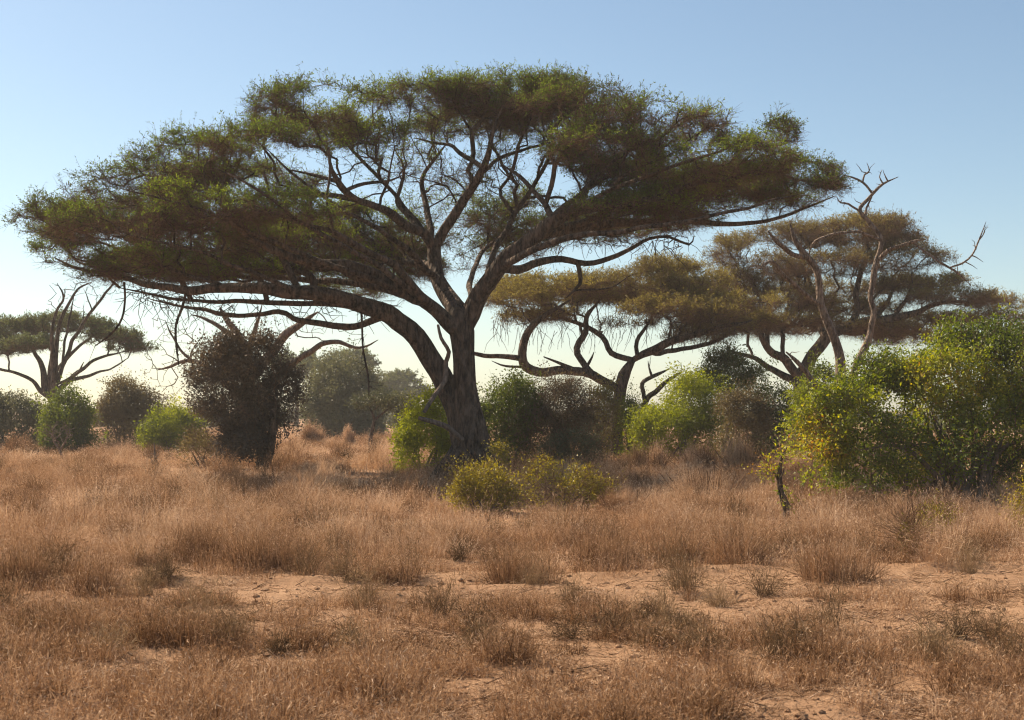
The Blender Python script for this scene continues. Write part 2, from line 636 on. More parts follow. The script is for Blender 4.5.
SHRUBS = [(435, 530, 20.5, 26), (520, 640, 20.5, 27), (905, 965, 16.2, 20), (1000, 1050, 17, 21.5), (755, 800, 19.5, 23)]


def clear(x, y):
    px = 512 + x * FPX / y
    ok = np.ones(len(x), bool)
    for a, b, d0, d1 in SHRUBS:
        ok &= ~((px > a) & (px < b) & (y > d0) & (y < d1))
    return ok


def scatter(n, d0, d1, power=1.5, margin=1.12):
    # depth with pdf ~ D^-power
    u = rng.random(n)
    if abs(power - 1) < 1e-6:
        D = d0 * (d1 / d0) ** u
    else:
        e = 1 - power
        D = (d0 ** e + u * (d1 ** e - d0 ** e)) ** (1 / e)
    x = U(-1, 1, n) * 0.366 * margin * D + U(-0.6, 0.6, n)
    return x, D


def build_grass():
    mb = MB()
    # low grass between the mounds beyond the track
    x, y = scatter(9000, 15.4, 120, 1.55)
    keep = rng.random(len(x)) > bare(x, y)
    x, y = x[keep], y[keep]
    hh = (0.07 + 0.24 * noise2(x, y, 0.8, 41)) * U(0.7, 1.2, len(x)) * (1 + 0.5 * np.clip((y - 20) / 20, 0, 1))
    tufts(mb, x, y, hh, 0.12 + 0.006 * y, 17, tone0=0.44, wpx=0.36)
    # domed mounds of taller dry grass
    mx, my = scatter(620, 15.6, 110, 1.75)
    keep = (rng.random(len(mx)) > bare(mx, my) * 1.2) & (noise2(mx, my, 0.22, 61) > 0.30) & clear(mx, my)
    mx, my = mx[keep], my[keep]
    R = U(0.35, 0.95, len(mx)) * (1 + 0.012 * my)
    H = U(0.30, 0.74, len(mx)) * np.clip((my - 13.2) / 4.5, 0.55, 1) * (0.75 + 0.5 * noise2(mx, my, 0.3, 62))
    T = rng.random(len(mx)) - 0.5
    k = np.repeat(np.arange(len(mx)), np.clip((R * R * 62).astype(int), 9, 60))
    ang, q = U(0, 2 * math.pi, len(k)), np.sqrt(rng.random(len(k)))
    x, y = mx[k] + np.cos(ang) * q * R[k], my[k] + np.sin(ang) * q * R[k] * 0.8
    ok = y > 15.2
    x, y, k, q = x[ok], y[ok], k[ok], q[ok]
    hh = H[k] * (1.0 - 0.74 * q ** 2.4) * U(0.7, 1.12, len(k))
    tufts(mb, x, y, hh, 0.10 + 0.004 * y, 17, tone0=0.44, wpx=0.36, splay=0.75, tvar=T[k] * 1.1 + 0.30 * (rng.random(len(k)) - 0.5))
    mx, my = scatter(420, 15.6, 75, 1.6)
    keep = (rng.random(len(mx)) > bare(mx, my) * 1.2) & clear(mx, my)
    mx, my = mx[keep], my[keep]
    R = U(0.28, 0.75, len(mx)) * (1 + 0.010 * my)
    domes(mb, mx, my, R, np.clip(R * U(0.75, 1.25, len(mx)), 0.3, 0.85), 300)
    # extra tall grass left of the track
    x, y = scatter(2300, 8.8, 16.5, 1.2)
    k = (x < -2.6 - 0.5 * noise2(x, y, 0.8, 44)) & (rng.random(len(x)) < 0.9)
    k &= noise2(x, y, 0.95, 47) > 0.47
    x, y = x[k], y[k]
    hh = 0.10 + 0.40 * noise2(x, y, 0.9, 43) * U(0.7, 1.2, len(x))
    tufts(mb, x, y, hh, np.full(len(x), 0.13), 24, tone0=0.20, wpx=0.32, flecks=0.4)
    # short separate tufts in the foreground, with bare soil between
    x, y = scatter(6200, 6.9, 16.0, 1.15)
    keep = rng.random(len(x)) > bare(x, y) * 0.96
    cl = noise2(x, y, 1.15, 45)
    keep &= rng.random(len(x)) < np.clip(0.06 + 4.2 * (cl - 0.45), 0.06, 1)
    x, y, cl = x[keep], y[keep], cl[keep]
    hh = (0.05 + 0.36 * np.clip(cl - 0.25, 0.05, 1) * U(0.4, 1.4, len(x)))
    tufts(mb, x, y, hh, U(0.04, 0.12, len(x)), 22, splay=1.0, tone0=0.34, flecks=0.30, wpx=0.30)
    mx, my = scatter(150, 7.2, 13.5, 1.1)
    R, H, T = U(0.12, 0.34, len(mx)), U(0.16, 0.40, len(mx)), rng.random(len(mx)) - 0.6
    k = np.repeat(np.arange(len(mx)), np.clip((R * R * 160).astype(int), 4, 16))
    ang, q = U(0, 2 * math.pi, len(k)), np.sqrt(rng.random(len(k)))
    x, y = mx[k] + np.cos(ang) * q * R[k], my[k] + np.sin(ang) * q * R[k] * 0.8
    tufts(mb, x, y, H[k] * (1 - 0.6 * q ** 2) * U(0.6, 1.15, len(k)), np.full(len(k), 0.07), 26, tone0=0.30, wpx=0.28, splay=0.9, tvar=T[k] * 0.8)
    mb.build('dry_grass', GRASS, kind='stuff', label='dry tan savanna grass covering the plain around the track', category='grass')
    # grey dead forbs scattered through the grass
    mb = MB()
    mx, my = scatter(300, 9.5, 70, 1.5)
    keep = (rng.random(len(mx)) > bare(mx, my) * 0.8) & clear(mx, my)
    mx, my = mx[keep], my[keep]
    R = U(0.14, 0.45, len(mx)) * (1 + 0.012 * my) * np.clip((my - 4) / 10, 0.6, 1)
    domes(mb, mx, my, R, R * U(0.9, 1.7, len(mx)), 170, tone0=0.42, flecks=0.8)
    mb.build('dead_forbs', FORB, kind='stuff', label='dull brown dead weeds standing among the dry grass', category='weeds')
    # straw litter lying on the soil
    mb = MB()
    x, y = scatter(75000, 6.9, 24, 1.3)
    cl = noise2(x, y, 1.6, 51)
    k = rng.random(len(x)) < np.clip(0.15 + 2.2 * (cl - 0.3), 0.1, 1)
    x, y = x[k], y[k]
    n = len(x)
    a = U(0, 2 * math.pi, n)
    L = U(0.03, 0.16, n)
    p0 = np.stack([x, y, ground_z(x, y) + 0.006], 1)
    x1, y1 = x + np.cos(a) * L, y + np.sin(a) * L
    p1 = np.stack([x1, y1, ground_z(x1, y1) + U(0.004, 0.05, n)], 1)
    r = np.maximum(0.0020, 0.16 * y / FPX)
    v, f = sticks(p0, p1, r, r * 0.5, 3)
    mb.add(v, f, np.repeat(np.clip(rng.random(n) ** 1.5, 0, 1), 6))
    mb.build('straw_litter', GRASS, kind='stuff', label='fallen straw scattered over the bare orange soil', category='straw')
    mb = MB()
    x, y = scatter(900, 7, 26, 1.3)
    n = len(x)
    a, L = U(0, 2 * math.pi, n), U(0.05, 0.20, n)
    p0 = np.stack([x, y, ground_z(x, y) + 0.012], 1)
    x1, y1 = x + np.cos(a) * L, y + np.sin(a) * L
    p1 = np.stack([x1, y1, ground_z(x1, y1) + U(0.01, 0.07, n)], 1)
    v, f = sticks(p0, p1, U(0.0025, 0.006, n), 0.002, 4)
    mb.add(v, f, rep(U(0, 0.8, n), 8))
    mb.build('fallen_twigs', TWIG_DRY, kind='stuff', label='small dead twigs lying on the ground', category='twigs')
    # clods and pebbles
    mb = MB()
    x, y = scatter(2600, 7, 20, 1.2)
    k = (bare(x, y) > 0.3) | (rng.random(len(x)) < 0.2)
    ico = np.array([[0, 0, 1], [0.9, 0, 0.3], [0.28, 0.86, 0.3], [-0.73, 0.53, 0.3], [-0.73, -0.53, 0.3], [0.28, -0.86, 0.3],
                    [0.73, 0.53, -0.4], [-0.28, 0.86, -0.4], [-0.9, 0, -0.4], [-0.28, -0.86, -0.4], [0.73, -0.53, -0.4], [0, 0, -0.9]])
    fi = np.array([[0, 1, 2], [0, 2, 3], [0, 3, 4], [0, 4, 5], [0, 5, 1], [1, 6, 2], [2, 6, 7], [2, 7, 3], [3, 7, 8], [3, 8, 4], [4, 8, 9], [4, 9, 5],
                   [5, 9, 10], [5, 10, 1], [1, 10, 6], [6, 11, 7], [7, 11, 8], [8, 11, 9], [9, 11, 10], [10, 11, 6]])
    for a, b in zip(x[k], y[k]):
        s = 0.008 + 0.028 * rng.random() ** 3
        mb.add(ico * s * U(0.7, 1.3, (12, 1)) * np.array([U(0.8, 1.5), 1, 0.7]) + [a, b, gz(a, b) + s * 0.2], fi)
    mb.build('soil_clods', SOIL, smooth=False, kind='stuff', label='small clods and pebbles on the bare soil of the track', category='clods')


build_grass()


# ------------------------------------------------------------------ tussocks (each a thing)
def tussock(px, py, hpx, wpx, label, tone=0.30, dens=1.0):
    D = CAMH * FPX / (py - HY)
    D = float(D)
    x = (px - 512) * D / FPX
    s = D / FPX
    t = thing('grass_tussock', label, 'grass tussock', (x, D, gz(x, D)), 'dry grass tussocks beside the track')
    mb = MB()
    R = wpx * s * 0.5
    k = max(6, int(22 * R / 0.4))
    a = U(0, 2 * math.pi, k)
    q = np.sqrt(rng.random(k)) * 0.75
    cx, cy = x + np.cos(a) * R * q, D + np.sin(a) * R * 0.75 * q
    hh = hpx * s * 1.12 * (1 - 0.35 * q ** 2) * U(0.75, 1.1, k)
    tufts(mb, cx, cy, hh, np.full(k, R * 0.38), int(46 * dens), splay=0.6, tone0=tone - 0.07, flecks=0.6, wpx=0.30)
    mb.build('blades', GRASS, t)
    # dead thatch at the foot
    mb = MB()
    n = int(60 * R / 0.3)
    a = U(0, 2 * math.pi, n)
    q = np.sqrt(rng.random(n))
    p0 = np.stack([x + np.cos(a) * R * q * 0.9, D + np.sin(a) * R * 0.7 * q, np.zeros(n)], 1)
    p0[:, 2] = ground_z(p0[:, 0], p0[:, 1])
    p1 = p0 + norm(rng.normal(size=(n, 3)) * [1, 1, 0.4] + [0, 0, 0.35]) * (hpx * s * U(0.25, 0.7, n))[:, None]
    v, f = sticks(p0, p1, 0.0035, 0.002, 3)
    mb.add(v, f, rep(U(0.0, 0.25, n), 6))
    mb.build('thatch', GRASS, t)


TUS = [
    (272, 562, 50, 96, 'wide rounded dry grass tussock standing alone on the left edge of the bare track', 0.26, 1.5),
    (26, 578, 55, 66, 'dark brown grass tussock cut off by the left edge of the photo', 0.20, 1.4),
    (100, 586, 52, 56, 'dark grass tussock just right of the one at the left edge', 0.22, 1.3),
    (192, 556, 44, 66, 'low ragged tussock left of the wide rounded tussock', 0.26, 1.2),
    (122, 548, 46, 40, 'narrow upright brown tussock in the left middle grass', 0.18, 1.2),
    (520, 574, 46, 84, 'fine twiggy tussock below the yellow shrub at the track edge', 0.34, 1.1),
    (606, 562, 50, 74, 'dark based tussock below and right of the yellow shrubs', 0.28, 1.3),
    (672, 556, 52, 70, 'pale fluffy tussock between the yellow shrubs and the thin vine stem', 0.40, 1.2),
    (738, 560, 56, 76, 'tall tussock left of the thin vine stem', 0.32, 1.3),
    (838, 577, 62, 84, 'spiky open tussock on the track edge below the big green thicket', 0.30, 1.1),
    (180, 640, 50, 110, 'long dark tussock in the left foreground', 0.24, 1.3),
    (70, 640, 52, 84, 'shaggy tussock in the left foreground beside the long dark one', 0.24, 1.2),
    (396, 572, 36, 70, 'small low tussock at the middle of the track edge', 0.34, 1.0),
    (500, 664, 52, 84, 'sparse tussock alone in the middle foreground', 0.28, 0.9),
    (392, 700, 60, 90, 'spreading tussock nearest the bottom edge left of the middle', 0.30, 0.9),
    (600, 622, 42, 80, 'thin wispy tussock on the near side of the track', 0.36, 0.7),
    (826, 668, 52, 100, 'low brown tussock in the right foreground', 0.28, 1.0),
    (303, 648, 36, 60, 'small dark tussock between the left and middle foreground', 0.26, 0.8),
    (985, 557, 42, 84, 'low wide tussock by the right edge of the photo', 0.26, 1.2),
    (448, 545, 40, 60, 'pale tussock just below the left yellow shrub', 0.40, 1.1),
]
for a in TUS:
    tussock(*a)


# ------------------------------------------------------------------ acacia trees
def ellip_points(n, shell=0.0):
    d = rdir(n)
    r = rng.random(n) ** (1 / 3)
    r = r * (1 - shell) + shell * np.maximum(r, U(0.75, 1.0, n))
    return d * r[:, None]


def pad_targets(pads, D, per_m2, gap=0.36, nscale=0.9):
    T, I = [], []
    for i, pd in enumerate(pads):
        px, py, dd, rx, thick, ry = pd[:6]
        c = P(px, py, D + dd)
        s = (D + dd) / FPX
        R = np.array([rx * s, ry * rx * s, thick])
        n = max(12, int(per_m2 * math.pi * R[0] * R[1] * (pd[6] if len(pd) > 6 else 1)))
        q = ellip_points(n * 2, 0.25)
        # domed top, flat underside
        q[:, 2] = q[:, 2] * 0.8 + 0.25 * (1 - q[:, 0] ** 2 - q[:, 1] ** 2)
        p = c + q * R
        g = noise3(p * [1, 1, 1.6], nscale)
        ok = np.nonzero(g > gap)[0][:n]
        T.append(p[ok])
        I.append(np.full(len(ok), i))
    return np.vstack(T), np.concatenate(I)


def acacia(root, sk, pads, D, per_m2, leafmat, twigs_n, leaf_n, twig_len=(0.16, 0.42), twr=0.0033, leaf_sz=(0.05, 0.02),
           bark=BARK, gap=0.36, tip=0.006, leaf_top=0.35, bf=0.35, extra_t=None, droop=0.0, split=True, limbnames=True, twig_tone=(0, 1), growfrom=2.0, rmax=None, nscale=0.9, hang=(), twigmat=None):
    T, I = pad_targets(pads, D, per_m2, gap, nscale)
    tubes, dirs, cnt, rad = sk.grow(T, bf=bf, tip=tip, from_path=growfrom, rmax=rmax)
    for nm, q in sk.limbs:
        mb = MB()
        add_tube(mb, q[:, :3], q[:, 3], lump=0.14)
        mb.build(nm, bark, root)
    mb = MB()
    for pts, rr in list(tubes) + list(hang):
        add_tube(mb, pts, rr)
    mb.build('branchwork', bark, root)
    for i, pad in enumerate(pads):
        k = np.nonzero(I == i)[0]
        if len(k) == 0:
            continue
        c = P(pad[0], pad[1], D + pad[2])
        mb = MB()
        # thorny twiglets
        tn = twigs_n if len(pad) < 8 else max(1, int(twigs_n * pad[7]))
        n = len(k) * tn
        src = np.repeat(k, tn)
        p0 = T[src] - dirs[src] * U(0, 0.35, (n, 1))
        d = norm(rdir(n) * [1, 1, 0.75] + dirs[src] * 0.45 + [0, 0, 0.16 - droop])
        L = U(*twig_len, n)
        p1 = p0 + d * L[:, None]
        w = max(twr, 0.10 * (D + pad[2]) / FPX)
        v, f = sticks(p0, p1, w, w * 0.6, 3)
        mb.add(v, f, rep(U(*twig_tone, n), 6), 0)
        # side spurs
        t = U(0.2, 0.95, n)[:, None]
        s0 = p0 + (p1 - p0) * t
        s1 = s0 + norm(rdir(n) + d * 0.6) * (L * U(0.25, 0.6, n))[:, None]
        v, f = sticks(s0, s1, w * 0.75, w * 0.4, 3)
        mb.add(v, f, rep(U(*twig_tone, n), 6), 0)
        # leaves, most of them near the top of the pad
        hgt = (p1[:, 2] - c[2]) / pad[4]
        prob = np.clip(leaf_top + 1.0 * hgt + 0.6 * (noise3(p1, 0.7) - 0.5), 0.03, 1.0)
        kk = np.nonzero(rng.random(n) < prob)[0]
        kk = np.repeat(kk, leaf_n)
        m = len(kk)
        tt = U(0.1, 1.05, m)[:, None]
        both = rng.random(m)[:, None] < 0.5
        lp = np.where(both, p0[kk] + (p1[kk] - p0[kk]) * tt, s0[kk] + (s1[kk] - s0[kk]) * tt)
        ld = norm(rdir(m) + d[kk] * 0.5 + [0, 0, 0.35])
        lv, lf = leaf_quads(lp, ld, leaf_sz[0] * U(0.6, 1.5, m), leaf_sz[1] * U(0.7, 1.3, m))
        ctone = np.clip(0.45 + 0.9 * (noise3(lp, 0.45) - 0.5) + U(-0.3, 0.3, m), 0, 1)
        mb.add(lv, lf, rep(ctone, 4), 1)
        mb.build('foliage_pad', [twigmat or TWIG, leafmat], root)


def main_acacia():
    D = 35.0
    root = thing('umbrella_acacia', 'huge wide umbrella acacia with forked dark trunk filling the middle of the photo', 'acacia tree', P(471, 478, D))
    sk = Skel()
    L = lambda *a, **k: sk.limb(a, D, **k)
    L((472, 482, 0, 52), (471, 470, 0, 44), (470, 455, 0, 38), (470, 435, 0, 33), (468, 412, 0, 27), (466, 391, 0, 23), (463, 352, 0, 21), (462, 332, 0, 24), (458, 313, 0, 22), (450, 299, 0.4, 17), (441, 282, 0.9, 9), name='trunk')
    L((463, 474, 0.15, 30), (462, 442, 0.15, 27), (457, 410, 0.2, 28), (441, 376, 0.2, 25), (423, 347, 0, 23), (404, 326, -0.2, 22), (388, 312, -0.4, 21), (362, 302, -0.7, 19), (328, 292, -1.0, 18), (290, 289, -1.2, 16), (250, 290, -1.2, 13), (200, 289, -1.0, 11), (160, 286, -0.6, 8), (125, 280, 0, 6), (90, 271, 0.5, 4), (55, 258, 1, 2.5), name='limb')
    L((388, 316, -0.3, 10), (365, 322, 0, 8), (338, 325, 0.6, 7.5), (300, 320, 1.2, 6.5), (278, 314, 1.6, 6), (222, 313, 2.4, 5), (185, 309, 3, 3.5), (150, 299, 3.4, 2), name='limb')
    L((460, 330, 0, 20), (433, 311, -0.4, 16), (404, 290, -1.0, 14), (356, 270, -1.8, 12), (296, 256, -2.5, 10), (256, 240, -3, 7), (234, 220, -3.4, 5), (215, 200, -3.5, 3), name='limb')
    L((436, 306, -0.4, 12), (393, 267, -2, 9), (360, 248, -2.8, 8), (333, 234, -3.4, 6), (296, 222, -4, 4), (250, 205, -4.5, 2.5), name='limb')
    L((395, 285, -1, 10), (342, 272, 0.2, 9), (289, 268, 1.2, 8), (222, 266, 2, 6), (150, 262, 2.6, 4), (95, 250, 3, 2.5), name='limb')
    L((457, 312, 0.3, 19), (448, 298, 0.6, 20), (438, 276, 1, 16), (433, 249, 1.2, 15), (437, 240, 1.2, 12), (456, 214, 1, 11), (476, 184, 0.6, 9.5), (488, 157, 0.2, 7), (493, 132, 0, 5), (502, 108, 0, 3), name='limb')
    L((434, 248, 1.2, 13), (424, 235, 1.0, 12), (398, 219, 0.4, 11), (373, 205, -0.3, 9), (353, 197, -0.8, 8), (340, 184, -1.2, 8), (336, 173, -1.4, 6), (332, 160, -1.5, 4), (325, 135, -1.5, 2.5), name='limb')
    L((432, 236, 1.2, 8), (430, 218, 1.6, 7), (423, 196, 2, 6), (420, 176, 2.2, 5), (433, 160, 2.4, 4), (447, 143, 2.6, 3), name='limb')
    L((462, 334, 0, 23), (470, 312, 0, 23), (485, 291, -0.2, 20), (505, 263, -0.5, 19), (530, 239, -0.8, 18), (556, 222, -1, 17), (580, 211, -1.2, 14), (612, 205, -1.5, 12), (650, 201, -1.8, 9), (685, 188, -2, 6), (725, 179, -2.2, 4.5), (775, 168, -2.2, 2.5), name='limb')
    L((540, 234, -0.8, 15), (562, 229, 0, 13), (609, 224, 1.0, 11), (675, 221, 1.8, 8), (720, 224, 2.2, 6), (765, 219, 2.6, 4.5), (805, 209, 3, 3), (835, 196, 3.2, 2), name='limb')
    L((508, 266, 0, 11), (520, 269, 0.4, 10), (540, 261, 0.8, 9), (578, 262, 1.2, 7), (609, 260, 1.4, 6), (629, 251, 1.5, 5), (649, 240, 1.5, 4), (671, 238, 1.4, 3.4), (690, 245, 1.3, 3), (694, 236, 1.2, 2.2), name='drooping_branch')
    L((579, 262, 1.2, 5.5), (580, 272, 1.2, 5.2), (579, 283, 1.1, 5), (567, 297, 1, 4), name='broken_stub')
    L((574, 293, 1, 2.4), (609, 287, 1.2, 2), (633, 274, 1.4, 1.4), name='branch')
    L((553, 218, -1, 8), (537, 197, -0.5, 6), (519, 178, 0, 5), (503, 165, 0.4, 3), name='branch')
    L((584, 208, -1.2, 7), (586, 193, -1, 6), (594, 178, -0.8, 4.5), (612, 162, -0.6, 3), name='branch')
    L((607, 205, -1.5, 7), (616, 184, -1.8, 5), (640, 168, -2.2, 3.5), (680, 150, -2.6, 2.5), name='branch')
    L((479, 168, 0.5, 6), (462, 153, 0.8, 5), (442, 144, 1.2, 3.5), (415, 138, 1.5, 2.5), name='branch')
    L((486, 170, 0.6, 5), (505, 158, 1.0, 4.5), (530, 148, 1.4, 3.5), (560, 135, 1.8, 2.5), name='branch')
    L((352, 197, -0.8, 7), (322, 195, -1.2, 6), (280, 192, -1.8, 5), (240, 199, -2.2, 3.5), (195, 195, -2.5, 2), name='branch')
    L((346, 192, -1, 5), (365, 183, -0.6, 4), (390, 180, -0.2, 3), (408, 172, 0, 2), name='branch')
    L((338, 182, -1.2, 5), (318, 175, -1.2, 4), (290, 170, -1, 3), name='branch')
    L((420, 224, 1, 6), (404, 211, 1.4, 5.5), (398, 201, 1.5, 5), (402, 187, 1.6, 4.5), (404, 168, 1.8, 3.5), (395, 150, 2, 2.5), name='branch')
    L((478, 300, 0.2, 9), (492, 282, 2, 8), (508, 262, 3.5, 6), (520, 248, 4.5, 4), name='branch')
    L((430, 262, 1.2, 9), (415, 262, 2.5, 8), (390, 262, 4, 6), (360, 258, 5, 4), name='branch')
    for l in [
        [(432, 304, -0.4, 9), (380, 284, -1.6, 7.5), (320, 261, -2.6, 6), (260, 235, -3.4, 4.5), (190, 206, -4, 3), (120, 188, -4, 1.8)],
        [(425, 294, -0.8, 8), (370, 261, -2.6, 6.5), (310, 226, -4, 5), (260, 192, -5, 3.5), (215, 168, -5.2, 2)],
        [(410, 296, -0.6, 9), (350, 284, 0.6, 7.5), (280, 278, 1.8, 6), (210, 277, 2.8, 4.5), (130, 270, 3.2, 2.5), (70, 255, 3.2, 1.5)],
        [(395, 314, -0.2, 9), (330, 305, 0.6, 7), (260, 303, 1.4, 5.5), (190, 300, 2, 4), (120, 288, 2.2, 2)],
        [(438, 272, 0.8, 8), (402, 246, -0.4, 6.5), (350, 214, -1.6, 5), (300, 180, -2.4, 3.5), (270, 152, -2.8, 2)],
        [(438, 250, 1.2, 7), (410, 213, 1.6, 5.5), (380, 178, 1.9, 4.5), (345, 142, 2, 3), (322, 112, 2, 1.8)],
        [(502, 268, -0.5, 10), (560, 240, -2, 8), (640, 229, -3, 6), (720, 213, -3.6, 4), (800, 194, -3.8, 2)],
        [(534, 238, -0.8, 9), (600, 214, 0.4, 7), (670, 189, 1, 5), (740, 164, 1.2, 3), (790, 150, 1.2, 1.8)],
        [(520, 250, -0.6, 8), (570, 201, 0.4, 6), (630, 164, 1, 4), (690, 132, 1.2, 2.2)],
        [(477, 302, 0, 9), (500, 242, 1.2, 7), (532, 188, 2, 5), (562, 142, 2.4, 3.5), (582, 112, 2.5, 2)],
        [(560, 222, -1, 7), (610, 190, -2.2, 5.5), (680, 164, -3.2, 4), (742, 142, -3.6, 2)],
        [(300, 292, -1.2, 6), (250, 272, -2.2, 5), (190, 250, -3, 3.5), (120, 232, -3.4, 2)],
        [(230, 289, -1.1, 5), (170, 268, -0.8, 4), (110, 246, -0.4, 3), (50, 236, 0, 1.8)],
        [(440, 290, 0.8, 8), (420, 268, 3, 6.5), (395, 250, 5, 5), (350, 236, 6, 3)],
        [(468, 306, 0.2, 8), (470, 280, 2.5, 6.5), (486, 250, 4.5, 5), (520, 225, 6, 3)],
    ]:
        sk.limb(l, D, name='branch', gnarl=0.022)
    for dx, dy, w_ in [(-1.15, -0.35, 0.20), (-0.75, -0.85, 0.17), (0.25, -1.0, 0.18), (0.95, -0.5, 0.22), (1.0, 0.4, 0.2), (-0.9, 0.6, 0.2)]:
        b0 = P(472, 452, D)
        x1, y1 = b0[0] + dx, D + dy
        sk.limb3(np.array([[b0[0] + dx * 0.25, D + dy * 0.25, 0.75, w_ * 1.2], [b0[0] + dx * 0.5, D + dy * 0.5, 0.30, w_ * 1.1], [b0[0] + dx * 0.8, D + dy * 0.8, 0.08, w_ * 0.8], [x1, y1, -0.06, w_ * 0.4]]), name='root', attach=False)
    pads = [  # px, py, depth, rx px, half thickness m, depth ratio
        (530, 100, 0.5, 105, 0.50, 0.85), (430, 98, 1.0, 75, 0.45, 0.8), (318, 108, -1.0, 80, 0.58, 0.8), (580, 104, -1.5, 70, 0.45, 0.8),
        (380, 138, 0.8, 62, 0.38, 0.8), (208, 160, -1.5, 85, 0.70, 0.7), (265, 150, -3.5, 70, 0.6, 0.8), (125, 195, -1.0, 72, 0.70, 0.7),
        (56, 232, 0.6, 50, 0.70, 0.9), (190, 212, -3.5, 105, 0.62, 0.6), (90, 255, 1.6, 70, 0.40, 0.8), (180, 262, 2.6, 90, 0.38, 0.6), (275, 212, -4.2, 75, 0.55, 0.7),
        (655, 128, -2.2, 95, 0.62, 0.75), (755, 138, -1.6, 55, 0.50, 0.8), (715, 165, -3.2, 95, 0.60, 0.65), (800, 178, 1.0, 48, 0.50, 0.9), (600, 150, -2.5, 75, 0.55, 0.7),
        (680, 192, 1.4, 95, 0.48, 0.7), (765, 205, 3.0, 60, 0.34, 0.7), (528, 232, 5.5, 42, 0.70, 1.1), (345, 250, 5.5, 85, 0.70, 0.8), (265, 268, 5.2, 70, 0.45, 0.8),
        (600, 236, 4.2, 60, 0.40, 0.9), (470, 128, 3.5, 70, 0.40, 0.9), (44, 212, -0.5, 32, 0.45, 1.0), (240, 185, 2.5, 90, 0.5, 0.6),
        (120, 226, -2.8, 78, 0.55, 0.7), (212, 240, -1, 95, 0.45, 0.7), (290, 240, 0.8, 75, 0.50, 0.8), (150, 277, 0.5, 80, 0.25, 0.7), (330, 262, 3.2, 70, 0.5, 0.8),
        (365, 228, 4.2, 65, 0.6, 0.8), (320, 208, 3, 48, 0.45, 0.9), (400, 264, 6.2, 48, 0.6, 1.0), (605, 180, 1, 66, 0.45, 0.8), (690, 206, 0, 92, 0.45, 0.7),
        (640, 222, 2.8, 80, 0.35, 0.8), (740, 188, -1, 80, 0.5, 0.7), (795, 194, 1.6, 52, 0.40, 0.9), (560, 196, 3.4, 42, 0.5, 1.0), (165, 180, -2.5, 80, 0.6, 0.7),
        (310, 130, 1.5, 70, 0.5, 0.8), (555, 118, 1.5, 90, 0.45, 0.8), (500, 90, 0.5, 70, 0.35, 0.9), (40, 262, 1.0, 28, 0.3, 1.0), (830, 186, 0.5, 26, 0.3, 1.0),
        (395, 170, 0.8, 85, 1.0, 0.9, 0.75, 0.3), (545, 175, 0.8, 80, 1.0, 0.9, 0.75, 0.35), (455, 165, 2.0, 65, 1.0, 1.2, 0.7, 0.3), (320, 175, 0, 65, 0.9, 1, 0.7, 0.45), (470, 205, 3.0, 60, 0.8, 1, 0.5, 0.35),
        (150, 215, 1.5, 90, 0.5, 0.7, 1, 1), (215, 222, 3.0, 90, 0.5, 0.7), (100, 235, 2.5, 70, 0.4, 0.8), (265, 235, 4, 80, 0.5, 0.8), (700, 178, 2.5, 85, 0.5, 0.7), (620, 150, 1.5, 80, 0.5, 0.8), (130, 262, -1, 85, 0.35, 0.7, 0.8, 0.8), (230, 275, 1.5, 90, 0.35, 0.7, 0.8, 0.8), (320, 280, 3.0, 70, 0.35, 0.8, 0.7, 0.7), (385, 290, 5.0, 42, 0.4, 1.0, 0.8, 0.8), (345, 294, 6.5, 48, 0.35, 1.0, 0.8, 0.8), (640, 212, -1.5, 85, 0.35, 0.7, 0.8, 0.8),
        (450, 215, 5.0, 70, 0.6, 1.0, 0.6, 0.5), (515, 226, 6.0, 55, 0.8, 1.0), (545, 205, 5.0, 40, 0.5, 1.0), (390, 240, 5.5, 70, 0.6, 0.9, 0.8, 0.7), (472, 258, 6.5, 36, 0.7, 1.2, 0.6, 0.6), (408, 272, 7, 45, 0.6, 1.2), (520, 250, 7, 45, 0.5, 1), (600, 172, 2.0, 60, 0.7, 0.9, 0.5, 0.4), (250, 250, 0, 100, 0.5, 0.6, 0.5, 0.5)
    ]
    hang = []
    # hanging thin twigs under the low limbs
    for (x0, x1, y, n) in [(150, 330, 300, 90), (130, 190, 292, 60), (540, 690, 240, 60), (300, 400, 308, 30)]:
        for _ in range(n):
            p = P(U(x0, x1), y + U(-6, 8), D + U(-1, 3))
            pts = [p]
            d = norm(np.array([U(-1, 1), U(-1, 1), U(-1.0, 0.3)]))
            for s in range(4):
                d = norm(d + rng.normal(size=3) * 0.5 + [0, 0, -0.1])
                pts.append(pts[-1] + d * U(0.08, 0.28))
            hang.append((np.array(pts), np.linspace(0.012, 0.005, 5)))
    acacia(root, sk, pads, D, 19, LEAF_ACACIA, 17, 8, leaf_sz=(0.052, 0.020), gap=0.405, tip=0.0070, leaf_top=0.10, growfrom=4.0, hang=hang)
